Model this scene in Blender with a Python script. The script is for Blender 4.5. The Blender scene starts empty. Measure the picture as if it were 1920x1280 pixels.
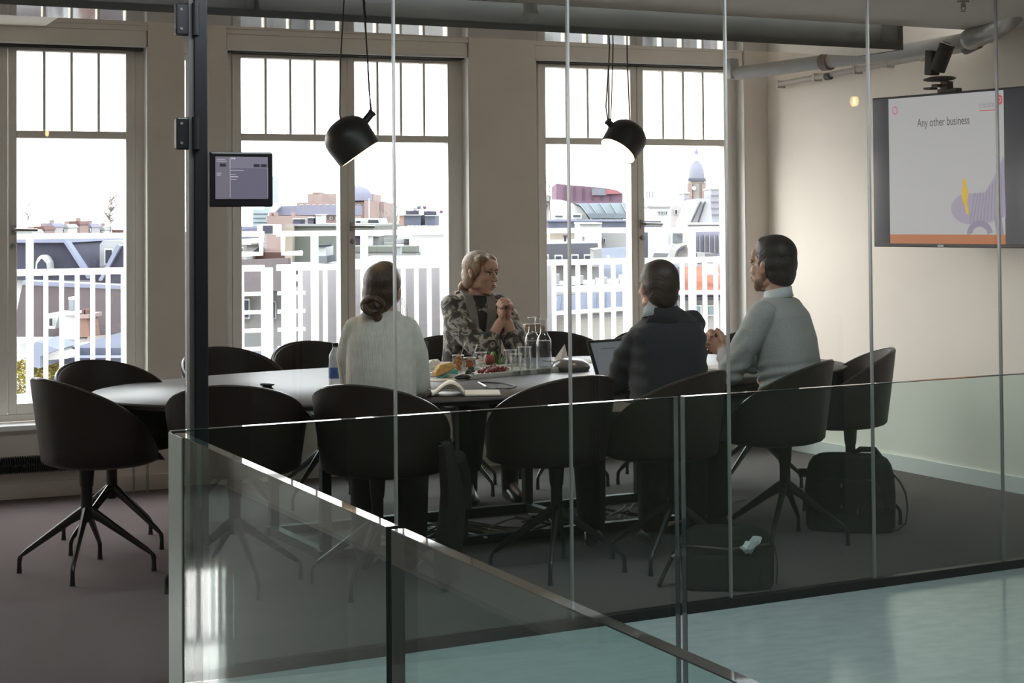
import bpy, math, random
from math import sin, cos, pi, radians, atan2, sqrt
from mathutils import Vector as V, Matrix as M, Euler
random.seed(7)
SC = bpy.context.scene
COL = SC.collection

# ------------------------------------------------------------------ camera, sky, sun, unseen fill lights, exposure
FPX, HC = 3250.0, 1.5
YAW, PIT, ROL = radians(23.9), radians(1.5), radians(0.45)
_f = V((sin(YAW)*cos(PIT), cos(YAW)*cos(PIT), sin(PIT)))
_r0 = V((cos(YAW), -sin(YAW), 0)); _u0 = _r0.cross(_f)
_r = _r0*cos(ROL) - _u0*sin(ROL); _u = _r0*sin(ROL) + _u0*cos(ROL)
CPOS = V((0, 0, HC)); PXC, PYC = 960.0, 325.9
cam = bpy.data.cameras.new('camera'); camo = bpy.data.objects.new('camera', cam); COL.objects.link(camo)
camo.matrix_world = M(((_r.x, _u.x, -_f.x, 0), (_r.y, _u.y, -_f.y, 0), (_r.z, _u.z, -_f.z, HC), (0, 0, 0, 1)))
cam.sensor_fit = 'HORIZONTAL'; cam.sensor_width = 36; cam.lens = FPX/1920*36
cam.shift_y = (PYC-640)/1920; cam.clip_start = .05; cam.clip_end = 3000
SC.camera = camo

def ray(x, y): return _f + _r*((x-PXC)/FPX) + _u*((PYC-y)/FPX)
def onz(x, y, z):
    d = ray(x, y); return CPOS + d*((z-HC)/d.z)
def at(x, y, d): return CPOS + ray(x, y)*d          # point of a far building at depth d
def onY(x, y, Y):
    d = ray(x, y); return CPOS + d*(Y/d.y)

W = bpy.data.worlds.new('overcast_sky'); SC.world = W; W.use_nodes = True
nt = W.node_tree; nt.nodes.clear()
o = nt.nodes.new('ShaderNodeOutputWorld'); b = nt.nodes.new('ShaderNodeBackground'); nt.links.new(b.outputs[0], o.inputs[0])
tc = nt.nodes.new('ShaderNodeTexCoord'); sp = nt.nodes.new('ShaderNodeSeparateXYZ'); rp = nt.nodes.new('ShaderNodeValToRGB')
nt.links.new(tc.outputs['Generated'], sp.inputs[0]); nt.links.new(sp.outputs['Z'], rp.inputs[0]); nt.links.new(rp.outputs[0], b.inputs[0])
rp.color_ramp.elements[0].color = (1.0, .985, .97, 1); rp.color_ramp.elements[1].color = (.80, .90, 1.0, 1)
b.inputs[1].default_value = 6.2
sun = bpy.data.lights.new('hazy_sun', 'SUN'); sun.energy = 6.0; sun.angle = radians(75); sun.color = (1.0, .93, .83)
suno = bpy.data.objects.new('hazy_sun', sun); COL.objects.link(suno)
suno.rotation_euler = V((.66, -.68, -.38)).to_track_quat('-Z', 'Y').to_euler()
FILLS = ((1.8, 5.1), (3.6, 5.3))                            # unseen fill over the walkway, added to light its floor
def area(nm, loc, sx, sy, e, col, rz=0.):
    al = bpy.data.lights.new(nm, 'AREA'); al.shape = 'RECTANGLE'; al.size = sx; al.size_y = sy; al.energy = e; al.color = col
    ao = bpy.data.objects.new(nm, al); COL.objects.link(ao); ao.location = loc; ao.rotation_euler = (0, 0, rz)
for lx, ly in FILLS: area('walkway_fill', (lx, ly, 2.47), 1.6, .12, 19, (.86, .96, 1.0), radians(4.6))
for lx, ly in ((-.9, 3.2), (-.9, .6), (-2.6, 1.8), (-2.6, -1.2), (-.9, -2.2)): area('hall_fill', (lx, ly, 2.47), 1.2, .5, 5, (1.0, .86, .70))  # unseen fill lights added around the camera to brighten the window wall
SC.view_settings.view_transform = 'Standard'; SC.view_settings.look = 'None'; SC.view_settings.gamma = 1
SC.view_settings.use_curve_mapping = False; SC.view_settings.exposure = 0.35
SC.cycles.transparent_max_bounces = 40; SC.cycles.max_bounces = 12; SC.cycles.diffuse_bounces = 6; SC.cycles.glossy_bounces = 6
SC.cycles.sample_clamp_indirect = 6; SC.cycles.caustics_reflective = False; SC.cycles.caustics_refractive = False

# ------------------------------------------------------------------ materials
MATS = {}
def mat(name, col, rough=.6, metal=0., spec=.5, var=.0, vscale=8., bump=0., bscale=60., kind='noise', stretch=(1, 1, 1), emit=None, estr=0., sheen=0., trans=0., ior=1.45, alpha=1., coat=0.):
    if name in MATS: return MATS[name]
    m = bpy.data.materials.new(name); m.use_nodes = True; n = m.node_tree; p = n.nodes['Principled BSDF']
    c4 = (*col, 1); p.inputs['Base Color'].default_value = c4; p.inputs['Roughness'].default_value = rough
    p.inputs['Metallic'].default_value = metal; p.inputs['Specular IOR Level'].default_value = spec
    p.inputs['IOR'].default_value = ior; p.inputs['Transmission Weight'].default_value = trans; p.inputs['Alpha'].default_value = alpha
    p.inputs['Sheen Weight'].default_value = sheen; p.inputs['Coat Weight'].default_value = coat
    if emit: p.inputs['Emission Color'].default_value = (*emit, 1); p.inputs['Emission Strength'].default_value = estr
    if var or bump:
        t = n.nodes.new('ShaderNodeTexCoord'); mp = n.nodes.new('ShaderNodeMapping'); mp.inputs['Scale'].default_value = stretch
        n.links.new(t.outputs['Object'], mp.inputs[0])
    if var:
        x = n.nodes.new('ShaderNodeTexNoise'); x.inputs['Scale'].default_value = vscale; x.inputs['Detail'].default_value = 5
        n.links.new(mp.outputs[0], x.inputs['Vector'])
        r = n.nodes.new('ShaderNodeValToRGB'); n.links.new(x.outputs['Fac'], r.inputs[0])
        r.color_ramp.elements[0].position = .3; r.color_ramp.elements[1].position = .7
        r.color_ramp.elements[0].color = tuple(max(0, v*(1-var)) for v in col)+(1,); r.color_ramp.elements[1].color = tuple(min(1, v*(1+var)) for v in col)+(1,)
        n.links.new(r.outputs[0], p.inputs['Base Color'])
    if bump:
        if kind == 'wave':
            x = n.nodes.new('ShaderNodeTexWave'); x.inputs['Scale'].default_value = bscale; x.inputs['Distortion'].default_value = 1.2; x.inputs['Detail'].default_value = 2
        else:
            x = n.nodes.new('ShaderNodeTexNoise'); x.inputs['Scale'].default_value = bscale; x.inputs['Detail'].default_value = 4
        n.links.new(mp.outputs[0], x.inputs['Vector'])
        bn = n.nodes.new('ShaderNodeBump'); bn.inputs['Strength'].default_value = bump; bn.inputs['Distance'].default_value = .01
        n.links.new(x.outputs['Fac'], bn.inputs['Height']); n.links.new(bn.outputs[0], p.inputs['Normal'])
    MATS[name] = m; return m
def emis(name, col, s=1.):
    return mat(name, (.02, .02, .02), .35, emit=col, estr=s)
def glassm(name, tint, k=1., r0=.04):
    if name in MATS: return MATS[name]
    m = bpy.data.materials.new(name); m.use_nodes = True; n = m.node_tree; n.nodes.clear()
    o = n.nodes.new('ShaderNodeOutputMaterial'); mx = n.nodes.new('ShaderNodeMixShader'); tr = n.nodes.new('ShaderNodeBsdfTransparent'); gl = n.nodes.new('ShaderNodeBsdfGlossy')
    tr.inputs[0].default_value = (*tint, 1); gl.inputs['Roughness'].default_value = .0
    g = n.nodes.new('ShaderNodeNewGeometry'); d = n.nodes.new('ShaderNodeVectorMath'); d.operation = 'DOT_PRODUCT'
    n.links.new(g.outputs['Normal'], d.inputs[0]); n.links.new(g.outputs['Incoming'], d.inputs[1])
    def mth(op, a, bv=None):
        q = n.nodes.new('ShaderNodeMath'); q.operation = op
        for i, v in enumerate((a, bv)):
            if v is None: continue
            if isinstance(v, (int, float)): q.inputs[i].default_value = v
            else: n.links.new(v, q.inputs[i])
        return q.outputs[0]
    c = mth('ABSOLUTE', d.outputs['Value']); s = mth('POWER', mth('SUBTRACT', 1., c), 5.)
    R = mth('MINIMUM', mth('MULTIPLY', mth('ADD', mth('MULTIPLY', s, 1-r0), r0), k), 1.)
    n.links.new(R, mx.inputs[0]); n.links.new(tr.outputs[0], mx.inputs[1]); n.links.new(gl.outputs[0], mx.inputs[2]); n.links.new(mx.outputs[0], o.inputs[0])
    MATS[name] = m; return m

# ------------------------------------------------------------------ mesh builder
def perp(d):
    d = d.normalized(); a = V((0, 0, 1)) if abs(d.z) < .9 else V((1, 0, 0))
    x = d.cross(a).normalized(); return x, d.cross(x).normalized()
class MB:
    def __init__(s): s.v = []; s.f = []; s.mi = []
    def add(s, vs, fs, mi=0):
        k = len(s.v); s.v += [tuple(q) for q in vs]; s.f += [tuple(i+k for i in q) for q in fs]; s.mi += [mi]*len(fs); return s
    def box(s, c, d, R=None, mi=0):
        c = V(c); hx, hy, hz = d[0]/2, d[1]/2, d[2]/2
        vs = [V((x, y, z)) for x in (-hx, hx) for y in (-hy, hy) for z in (-hz, hz)]
        if R is not None:
            if isinstance(R, (int, float)): R = M.Rotation(R, 3, 'Z')
            vs = [R @ q for q in vs]
        return s.add([q+c for q in vs], [(0, 1, 3, 2), (4, 6, 7, 5), (0, 4, 5, 1), (2, 3, 7, 6), (0, 2, 6, 4), (1, 5, 7, 3)], mi)
    def bb(s, a, b, mi=0):                                  # box from corner to corner
        return s.box([(a[i]+b[i])/2 for i in range(3)], [abs(b[i]-a[i]) for i in range(3)], None, mi)
    def bar(s, p, q, w, h=None, mi=0):
        p, q = V(p), V(q); d = q-p; h = h or w; x, y = perp(d)
        R = M((x, y, d.normalized())).transposed(); return s.box((p+q)/2, (w, h, d.length), R, mi)
    def loft(s, rings, cap=True, mi=0, close=True):
        n = len(rings[0]); vs = [q for r in rings for q in r]; fs = []
        for i in range(len(rings)-1):
            for j in range(n if close else n-1):
                k = (j+1) % n; fs.append((i*n+j, i*n+k, (i+1)*n+k, (i+1)*n+j))
        if cap: fs.append(tuple(range(n-1, -1, -1))); fs.append(tuple((len(rings)-1)*n+j for j in range(n)))
        return s.add(vs, fs, mi)
    def tube(s, pts, r, seg=8, mi=0, cap=True):
        pts = [V(p) for p in pts]; rs = r if isinstance(r, (list, tuple)) else [r]*len(pts); rings = []; x = None
        for i, p in enumerate(pts):
            d = (pts[min(i+1, len(pts)-1)]-pts[max(i-1, 0)]).normalized()
            if x is None: x, _ = perp(d)
            x = (x-d*x.dot(d)).normalized(); y = d.cross(x)
            rings.append([p+(x*cos(2*pi*k/seg)+y*sin(2*pi*k/seg))*rs[i] for k in range(seg)])
        return s.loft(rings, cap, mi)
    def lathe(s, prof, c=(0, 0, 0), seg=20, R=None, mi=0, cap=False):
        c = V(c); rings = []
        for r, z in prof:
            ring = [V((r*cos(2*pi*k/seg), r*sin(2*pi*k/seg), z)) for k in range(seg)]
            rings.append([c+(R @ q if R is not None else q) for q in ring])
        return s.loft(rings, cap, mi)
    def cyl(s, c, r, h, seg=20, R=None, mi=0): return s.lathe([(r, -h/2), (r, h/2)], c, seg, R, mi, True)
    def ell(s, c, rad, R=None, mi=0, nu=14, nv=9):
        c = V(c); rings = []
        for i in range(nv):
            a = -pi/2+pi*(i+.5)/nv; ring = []
            for k in range(nu):
                q = V((rad[0]*cos(a)*cos(2*pi*k/nu), rad[1]*cos(a)*sin(2*pi*k/nu), rad[2]*sin(a))); ring.append(c+(R @ q if R is not None else q))
            rings.append(ring)
        return s.loft(rings, True, mi)
    def cap(s, p, r0, q, r1, seg=14, mi=0):                 # tapered capsule
        p, q = V(p), V(q); d = (q-p); L = d.length; d = d.normalized() if L > 1e-6 else V((0, 0, 1)); x, y = perp(d); rings = []
        for c, r, a0, a1 in ((p, r0, -80, 0), (q, r1, 0, 80)):
            for k in range(4):
                a = radians(a0+(a1-a0)*k/3); rings.append([c+d*(r*sin(a))+(x*cos(2*pi*j/seg)+y*sin(2*pi*j/seg))*(r*cos(a)) for j in range(seg)])
        return s.loft(rings, True, mi)
    def prism(s, poly, axis, lo, hi, mi=0):                 # polygon in the two other axes, extruded along axis
        def mk(a, b, t): return {'x': (t, a, b), 'y': (a, t, b), 'z': (a, b, t)}[axis]
        n = len(poly); vs = [mk(a, b, lo) for a, b in poly]+[mk(a, b, hi) for a, b in poly]
        return s.add(vs, [tuple(range(n-1, -1, -1)), tuple(range(n, 2*n))]+[(i, (i+1) % n, n+(i+1) % n, n+i) for i in range(n)], mi)
    def build(s, name, m, parent=None, smooth=False, bev=0., loc=None, **kw):
        me = bpy.data.meshes.new(name); me.from_pydata(s.v, [], s.f)
        for x in (m if isinstance(m, (list, tuple)) else [m]): me.materials.append(x)
        me.polygons.foreach_set('material_index', s.mi)
        me.update(); fixn(me)
        if smooth:
            me.polygons.foreach_set('use_smooth', [True]*len(me.polygons))
            try: me.set_sharp_from_angle(angle=radians(smooth if smooth > 1 else 40))
            except Exception: pass
        ob = bpy.data.objects.new(name, me); COL.objects.link(ob)
        if parent: ob.parent = parent
        if loc is not None: ob.location = loc
        if bev:
            q = ob.modifiers.new('edge', 'BEVEL'); q.width = bev; q.segments = 2; q.limit_method = 'ANGLE'; q.angle_limit = radians(50)
        for k, v in kw.items(): ob[k] = v
        return ob
import bmesh
def fixn(me):
    bm = bmesh.new(); bm.from_mesh(me); bmesh.ops.recalc_face_normals(bm, faces=bm.faces); bm.to_mesh(me); bm.free()
def empty(name, loc=(0, 0, 0), rz=0., label=None, cat=None, group=None, kind=None):
    o = bpy.data.objects.new(name, None); COL.objects.link(o); o.location = loc; o.rotation_euler = (0, 0, rz); o.empty_display_size = .05
    return tag(o, label, cat, group, kind)
def tag(o, label=None, cat=None, group=None, kind=None):
    for k, v in (('label', label), ('category', cat), ('group', group), ('kind', kind)):
        if v: o[k] = v
    return o
def copy_tree(o, parent=None):
    c = o.copy(); COL.objects.link(c)
    if parent: c.parent = parent
    for ch in list(o.children): copy_tree(ch, c)
    return c
def struct(mb, name, m, **k):
    ob = mb.build(name, m, **k); ob['kind'] = 'structure'; return ob

# ------------------------------------------------------------------ palette
plaster = mat('taupe_plaster', (.77, .70, .63), .75, var=.04, vscale=3, bump=.04, bscale=220)
plaster_r = mat('cream_plaster', (.90, .835, .755), .8, var=.025, vscale=2, bump=.04, bscale=240)
ceilm = mat('ceiling_paint', (.78, .74, .68), .8, var=.03, vscale=2)
framem = mat('window_paint', (.80, .75, .69), .45, var=.03, vscale=5)
whitep = mat('white_paint', (.78, .78, .76), .4, var=.02, vscale=6)
carpet = mat('aubergine_carpet', (.17, .135, .132), .95, var=.12, vscale=500, bump=.5, bscale=900, spec=.1)
concrete = mat('polished_concrete', (.44, .47, .47), .14, var=.09, vscale=9, stretch=(1, 2.2, 1), spec=.5)
hallfloor = mat('hall_resin_floor', (.20, .20, .20), .06, var=.1, vscale=6)
blacksteel = mat('charcoal_steel', (.012, .012, .0135), .42, var=.1, vscale=14)
greysteel = mat('grey_beam_paint', (.145, .145, .138), .35, var=.06, vscale=6)
flangem = mat('grey_flange_gloss', (.30, .29, .28), .06, var=.03, vscale=5, spec=.9)
chrome = mat('brushed_steel', (.42, .41, .39), .28, metal=1., var=.05, vscale=20)
wglass = glassm('window_glass', (.97, .98, .98), 1.6)
pglass = glassm('partition_glass', (.975, .985, .98), 1.)
bglass = glassm('balustrade_glass', (.865, .945, .93), 1.)
edgem = mat('glass_edge', (.06, .095, .095), .03, spec=.9, var=.08, vscale=3, coat=.6)
sealm = mat('clear_joint', (.45, .44, .43), .25, spec=.6, trans=.35, var=.04, vscale=20)
# ------------------------------------------------------------------ the room shell
YW = 9.77; YF = 9.90
WX = [-.60, 1.33, 3.293, 5.25]                       # window centres
q = MB(); xs = [-4.2]
for c in WX: xs += [c-.757, c+.757]
xs.append(6.6)
for i in range(0, len(xs), 2): q.bb((xs[i], YW, 0), (xs[i+1], 10.05, 2.85))
for c in WX:
    q.bb((c-.757, YW, 0), (c+.757, 10.05, .375)); q.bb((c-.757, YW, 2.612), (c+.757, 10.05, 2.85))
struct(q, 'wall_back', plaster)
def ptY(X): return 5.651+(X-1.49)*.0806                     # partition line
ang_r = atan2(6.306-6.249, 8.491-7.46)                      # the right wall leans a little out of square
def wr(Y): return 6.18+(9.77-Y)*.0555
q = MB(); q.prism([(wr(10.1), 10.1), (wr(-6.5), -6.5), (wr(-6.5)+.2, -6.5), (wr(10.1)+.2, 10.1)], 'z', -3.2, 2.85); struct(q, 'wall_right', plaster_r)
q = MB(); q.prism([(wr(9.77), 9.77), (wr(5.95), 5.95), (wr(5.95)-.014, 5.95), (wr(9.77)-.014, 9.77)], 'z', 0, .088); struct(q, 'baseboard_right', whitep)
q = MB(); q.bb((-4.2, YW-.014, 0), (wr(9.77)-.014, YW, .085)); struct(q, 'baseboard_back', plaster)
q = MB(); q.bb((-4.4, -6.5, 0), (-4.2, 10.05, 2.85)); struct(q, 'wall_left', plaster)
q = MB(); q.prism([(-.95, ptY(-.95)), (-.83, ptY(-.83)), (-.83, 9.77), (-.95, 9.77)], 'z', 0, 2.85); struct(q, 'wall_left', plaster)  # unseen wall added to block part of the outermost window and darken reflections
q = MB(); q.bb((-4.4, -6.7, -3.2), (8, -6.5, 2.85)); struct(q, 'wall_front', mat('dim_hall_wall', (.30, .27, .24), .8, var=.05, vscale=2))
def ptY(X): return 5.651+(X-1.49)*.0806                     # partition line
q = MB(); q.prism([(.58, ptY(.58)), (6.6, ptY(6.6)), (6.6, 10.05), (.58, 10.05)], 'z', -.2, 0); struct(q, 'floor', carpet)
q = MB(); q.prism([(-4.4, ptY(-4.4)), (.58, ptY(.58)), (.58, 10.05), (-4.4, 10.05)], 'z', -.2, 0); struct(q, 'floor', hallfloor)
q = MB(); q.prism([(.945, 4.128), (.99, -6.5), (-4.4, -6.5), (-4.4, ptY(-4.4)), (6.9, ptY(6.9)), (6.9, 4.128+5.95*.0844)], 'z', -3.1, 0); struct(q, 'floor', concrete)
q = MB(); q.bb((.6, -6.5, -3.2), (8, 5, -3.1)); struct(q, 'floor', mat('lower_floor', (.15, .15, .15), .6, var=.1, vscale=2))
q = MB(); q.prism([(-4.4, -6.7), (7.3, -6.7), (7.3, 7.25+5.7*.0775), (-4.4, 7.25-6*.0775)], 'z', 2.51, 2.62); struct(q, 'ceiling', ceilm)
q = MB(); q.prism([(-4.4, 6.8), (7.3, 7.5), (7.3, 10.05), (-4.4, 10.05)], 'z', 2.80, 2.85); struct(q, 'ceiling', ceilm)
# steel beam along the window wall
def bY(X): return 7.245+(X-1.5)*.0778
q = MB()
def bseg(x0, x1, o0, o1, z0, z1, mi=0): q.prism([(x0, bY(x0)+o0), (x1, bY(x1)+o0), (x1, bY(x1)+o1), (x0, bY(x0)+o1)], 'z', z0, z1, mi)
bseg(-4.0, 5.62, .0, .365, 2.383, 2.412, 1); bseg(-4.0, 5.62, .0, .365, 2.412, 2.416, 0); bseg(-4, 5.62, -.0005, .0, 2.383, 2.416, 0)
bseg(-4.0, 5.62, .14, .20, 2.416, 2.78, 0)
bseg(5.60, 5.635, .0, .365, 2.383, 2.55, 0)
for x in (-.4, 2.02): bseg(x, x+.02, .02, .14, 2.416, 2.60, 0)
struct(q, 'trim_1', [greysteel, flangem])
q = MB(); q.bb((-.83, 9.28, 2.585), (1.52, 9.77, 2.80)); struct(q, 'trim_2', ceilm, bev=.006)   # boxed-in services at the left

def make_window(n, xc, first):
    w = empty('window_%d' % n, (xc, YF, 0), 0, kind='structure')
    q = MB()
    for s in (-1, 1): q.bb((s*.70, -.03, .41), (s*.757, .06, 2.61))
    q.bb((-.70, -.03, .41), (.70, .06, .447)); q.bb((-.70, -.03, 2.47), (.70, .06, 2.61)); q.build('frame', framem, w, bev=.003)
    for s in (-1, 1):
        q = MB(); q.bb((s*.749, -.128, .41), (s*.757, -.03, 2.49)); q.build('lit_reveal', whitep, w)  # white lining added, the daylight on the reveal put into its colour
    for s in (-1, 1):
        q = MB()
        q.bb((s*.003, -.045, .45), (s*.047, .03, 2.475)); q.bb((s*.647, -.045, .45), (s*.697, .03, 2.475))
        q.bb((s*.047, -.045, .45), (s*.647, .03, .506)); q.bb((s*.047, -.045, 2.455), (s*.647, .03, 2.475)); q.bb((s*.047, -.045, 1.972), (s*.647, .03, 2.013))
        lf = q.build('leaf', framem, w, bev=.003)
        for k in (1, 2, 3):
            x = s*(.047+.15*k); q = MB(); q.bb((x-.008, -.035, 2.013), (x+.008, .025, 2.455)); q.build('muntin', framem, lf, bev=.002)
        for k in range(4):
            x0, x1 = s*(.047+.15*k+(.008 if k else 0)), s*(.047+.15*(k+1)-(.008 if k < 3 else 0)); q = MB()
            q.add([(x0, 0, 2.013), (x1, 0, 2.013), (x1, 0, 2.455), (x0, 0, 2.455)], [(0, 1, 2, 3)]); q.build('pane', wglass, lf)
        q = MB(); q.add([(s*.047, 0, .506), (s*.647, 0, .506), (s*.647, 0, 1.972), (s*.047, 0, 1.972)], [(0, 1, 2, 3)]); q.build('pane', wglass, lf)
        if s == 1:
            q = MB(); q.box((.027, -.05, 1.463), (.026, .012, .055)); q.cyl((.027, -.07, 1.463), .0085, .05, 10, M.Rotation(pi/2, 3, 'X'))
            q.tube([(.027, -.095, 1.463), (.06, -.097, 1.463), (.15, -.095, 1.461)], [.010, .009, .008], 8); q.build('lever_handle', chrome, lf, True)
            q = MB(); q.cyl((.024, -.05, 1.375), .013, .014, 14, M.Rotation(pi/2, 3, 'X')); q.bb((.020, -.068, 1.36), (.028, -.05, 1.39)); q.build('key_lock', chrome, lf, True)
    q = MB(); q.bb((-.752, -.115, 2.498), (.752, -.03, 2.582)); bx = q.build('blind_box', framem, w, bev=.004)
    q = MB(); q.bb((-.745, -.12, 2.488), (.745, -.05, 2.499)); q.build('bottom_bar', whitep, bx)
    q = MB(); q.bb((-.735, -.10, 2.468 if first else 2.480), (.735, -.035, 2.488)); q.build('blind_slot', mat('slot_shade', (.03, .028, .026), .8, var=.05), bx)  # dark strip painted in for the shade inside the slot
    q = MB(); q.bb((-.757, -.12, 2.582), (.757, -.03, 2.612)); q.build('head_trim', framem, w, bev=.003)
    q = MB(); q.bb((-.80, -.20, .375), (.80, .0, .404)); q.build('sill', whitep, w, bev=.004)
    return w
for i, c in enumerate(WX): make_window(i+1, c, i == 1)

# ------------------------------------------------------------------ glass wall of the meeting room
AP = atan2(.0806, 1)
gp = empty('glass_partition', (1.365, ptY(1.365), 0), AP, 'frameless clear glass wall in upright panels between meeting room and walkway', 'glass wall')
xs = [.028, .712, 1.418, 2.127, 2.838, 3.543, 4.25, 4.95]
for i in range(7):
    q = MB(); q.bb((xs[i]+.004, -.006, .036), (xs[i+1]-.004, .006, 2.48)); q.build('glass_panel', pglass, gp)
for x in xs[1:-1]:
    q = MB(); q.bb((x-.0042, -.0065, .036), (x+.0042, .0065, 2.48)); q.build('joint_seal', sealm, gp)
q = MB(); q.bb((.028, -.022, 0), (5.2, .022, .036)); q.build('bottom_channel', mat('black_channel', (.012, .012, .013), .4, var=.1, vscale=20), gp, bev=.002)
q = MB(); q.bb((-1.2, -.022, 2.48), (5.2, .022, 2.515)); q.build('top_channel', blacksteel, gp)
q = MB(); q.bb((-.017, -.03, 0), (.027, .03, 2.5)); ps = q.build('post', blacksteel, gp, bev=.003)
q = MB(); q.bb((-.034, -.02, .02), (-.0175, .03, 2.5)); q.build('post_strip', mat('grey_seal_strip', (.09, .088, .085), .5, var=.05), ps)
dr = empty('door_1', (1.365-.04*cos(AP), ptY(1.365)-.04*sin(AP), 0), AP, kind='structure')
q = MB(); q.bb((-.98, -.006, .012), (.0, .006, 2.47)); q.build('door_glass', pglass, dr)
for z in (2.165, 1.79, .30):
    q = MB(); q.bb((-.034, -.016, z-.053), (.012, .016, z+.053)); hg = q.build('hinge', blacksteel, dr, bev=.006)
    q = MB(); q.cyl((.026, -.03, z), .012, .106, 14); q.build('hinge_barrel', blacksteel, hg, True)
    q = MB()
    for dz in (-.032, .032): q.cyl((-.018, -.017, z+dz), .005, .004, 10, M.Rotation(pi/2, 3, 'X'))
    q.build('screw', greysteel, hg, True)
# room booking tablet on the post
tb = empty('booking_tablet', (1.398, 5.628, 1.548), AP, 'dark framed touch tablet with dim violet screen mounted beside glass door post', 'tablet')
q = MB(); q.bb((0, -.026, 0), (.218, .0, .182)); q.build('housing', mat('tablet_black', (.012, .010, .012), .3, var=.1), tb, bev=.006)
q = MB(); q.bb((.016, -.0275, .026), (.198, -.026, .166)); scn = q.build('screen', emis('tablet_screen', (.125, .115, .165), .75), tb)
q = MB(); q.bb((.016, -.0282, .026), (.062, -.0275, .166)); q.build('side_pane', emis('tablet_side', (.155, .14, .175), .75), scn)
q = MB(); q.bb((.064, -.0282, .128), (.198, -.0275, .166)); q.build('top_pane', emis('tablet_top', (.17, .16, .215), .8), scn)
q = MB()
for x, z, w, h in ((.07, .158, .006, .005), (.078, .158, .006, .005), (.068, .12, .045, .0016), (.068, .106, .018, .0016), (.068, .098, .026, .003), (.068, .09, .02, .0014), (.02, .156, .03, .002), (.02, .150, .034, .002), (.02, .110, .016, .002), (.02, .104, .014, .002), (.065, .03, .0015, .13), (.197, .03, .001, .1)):
    q.bb((x, -.0288, z), (x+w, -.0282, z+h))
f = q.build('screen_text', emis('tablet_text', (.5, .48, .55), .8), scn); f['kind'] = 'stuff'
for x, z in ((.148, .132), (.173, .132), (.031, .133)):
    q = MB(); q.bb((x, -.0288, z), (x+.021, -.0282, z+.010)); q.build('screen_button', emis('tablet_button', (.02, .018, .03), .6), scn)

# ------------------------------------------------------------------ glass balustrades round the stair void
pa, pb = V((.937, 4.131, 0)), V((3.697, 4.364, 0)); AA = atan2((pb-pa).y, (pb-pa).x)
ba = empty('glass_balustrade', pa, AA, 'green tinted glass balustrade running across in front of the meeting room', 'balustrade')
for a, b in ((.0, 1.455), (1.478, 2.93), (2.953, 4.4)):
    q = MB(); q.add([(x, y, z) for x in (a, b) for y in (0, .022) for z in (-.24, .999)], [(0, 1, 5, 4), (2, 6, 7, 3)]); pn = q.build('glass_panel', bglass, ba)
    q = MB(); q.bb((a, 0, .9985), (b, .022, 1.0005)); q.build('top_edge', edgem, pn)
    for x in (a, b):
        q = MB(); q.bb((x-.0008, 0, -.24), (x+.0008, .022, .9985)); q.build('side_edge', edgem, pn)
pc, pd = V((.943, 3.569, 0)), V((.978, 1.62, 0)); AB = atan2((pd-pc).y, (pd-pc).x)
p0 = pc + (pc-pd).normalized()*.52
bb = empty('glass_balustrade', p0, AB, 'green tinted glass balustrade coming forward from the corner toward the viewer', 'balustrade')
for a, b in ((.0, 1.405), (1.432, 3.4)):
    q = MB(); q.add([(x, y, z) for x in (a, b) for y in (0, .022) for z in (-.24, .999)], [(0, 1, 5, 4), (2, 6, 7, 3)]); pn = q.build('glass_panel', bglass, bb)
    q = MB(); q.bb((a, 0, .9985), (b, .022, 1.0005)); q.build('top_edge', edgem, pn)
    for x in (a, b):
        q = MB(); q.bb((x-.0008, 0, -.24), (x+.0008, .022, .9985)); q.build('side_edge', edgem, pn)
q = MB(); q.bb((-.05, -.003, -.2), (.075, .0, .997)); q.build('corner_strip', mat('pale_corner', (.55, .70, .68), .35, var=.05, vscale=4, trans=.2), bb)  # narrow pale green strip over the start of the panel
q = MB(); q.bb((-.06, -.006, -.2), (.085, -.003, .012)); q.build('corner_bracket', mat('pale_bracket', (.42, .52, .50), .4, var=.04), bb)

# ------------------------------------------------------------------ housings made up for the walkway fill lights (set at the top)
for i, (lx, ly) in enumerate(FILLS):
    t = empty('fill_housing', (lx, ly, 2.48), radians(4.6), 'added housing for an unseen fill light over the walkway, %s one' % ('left', 'right')[i], 'ceiling lamp')
    q = MB(); q.bb((-.82, -.075, .0), (.82, .075, .03)); q.build('housing', whitep, t)
for c, lb in (((4.254, -4.741, 2.326), 'small warm globe pendant at the far end of the hall'), ((5.570, 2.083, 2.115), 'small warm globe pendant hanging low over the stair void'), ((5.871, 4.072, 2.131), 'small warm globe pendant close to the glass wall at right')):
    t = empty('globe_lamp', c, 0, lb, 'lamp', 'warm globe lamps of the hall')
    q = MB(); q.ell((0, 0, 0), (.017, .017, .028)); q.build('globe', mat('warm_globe', (.8, .5, .2), .4, emit=(1., .62, .24), estr=16.), t, True)
    q = MB(); q.tube([(0, 0, .03), (0, 0, 2.51-c[2])], .003, 6); q.cyl((0, 0, 2.50-c[2]), .03, .02, 14); q.build('cord', blacksteel, t, True)
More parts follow.
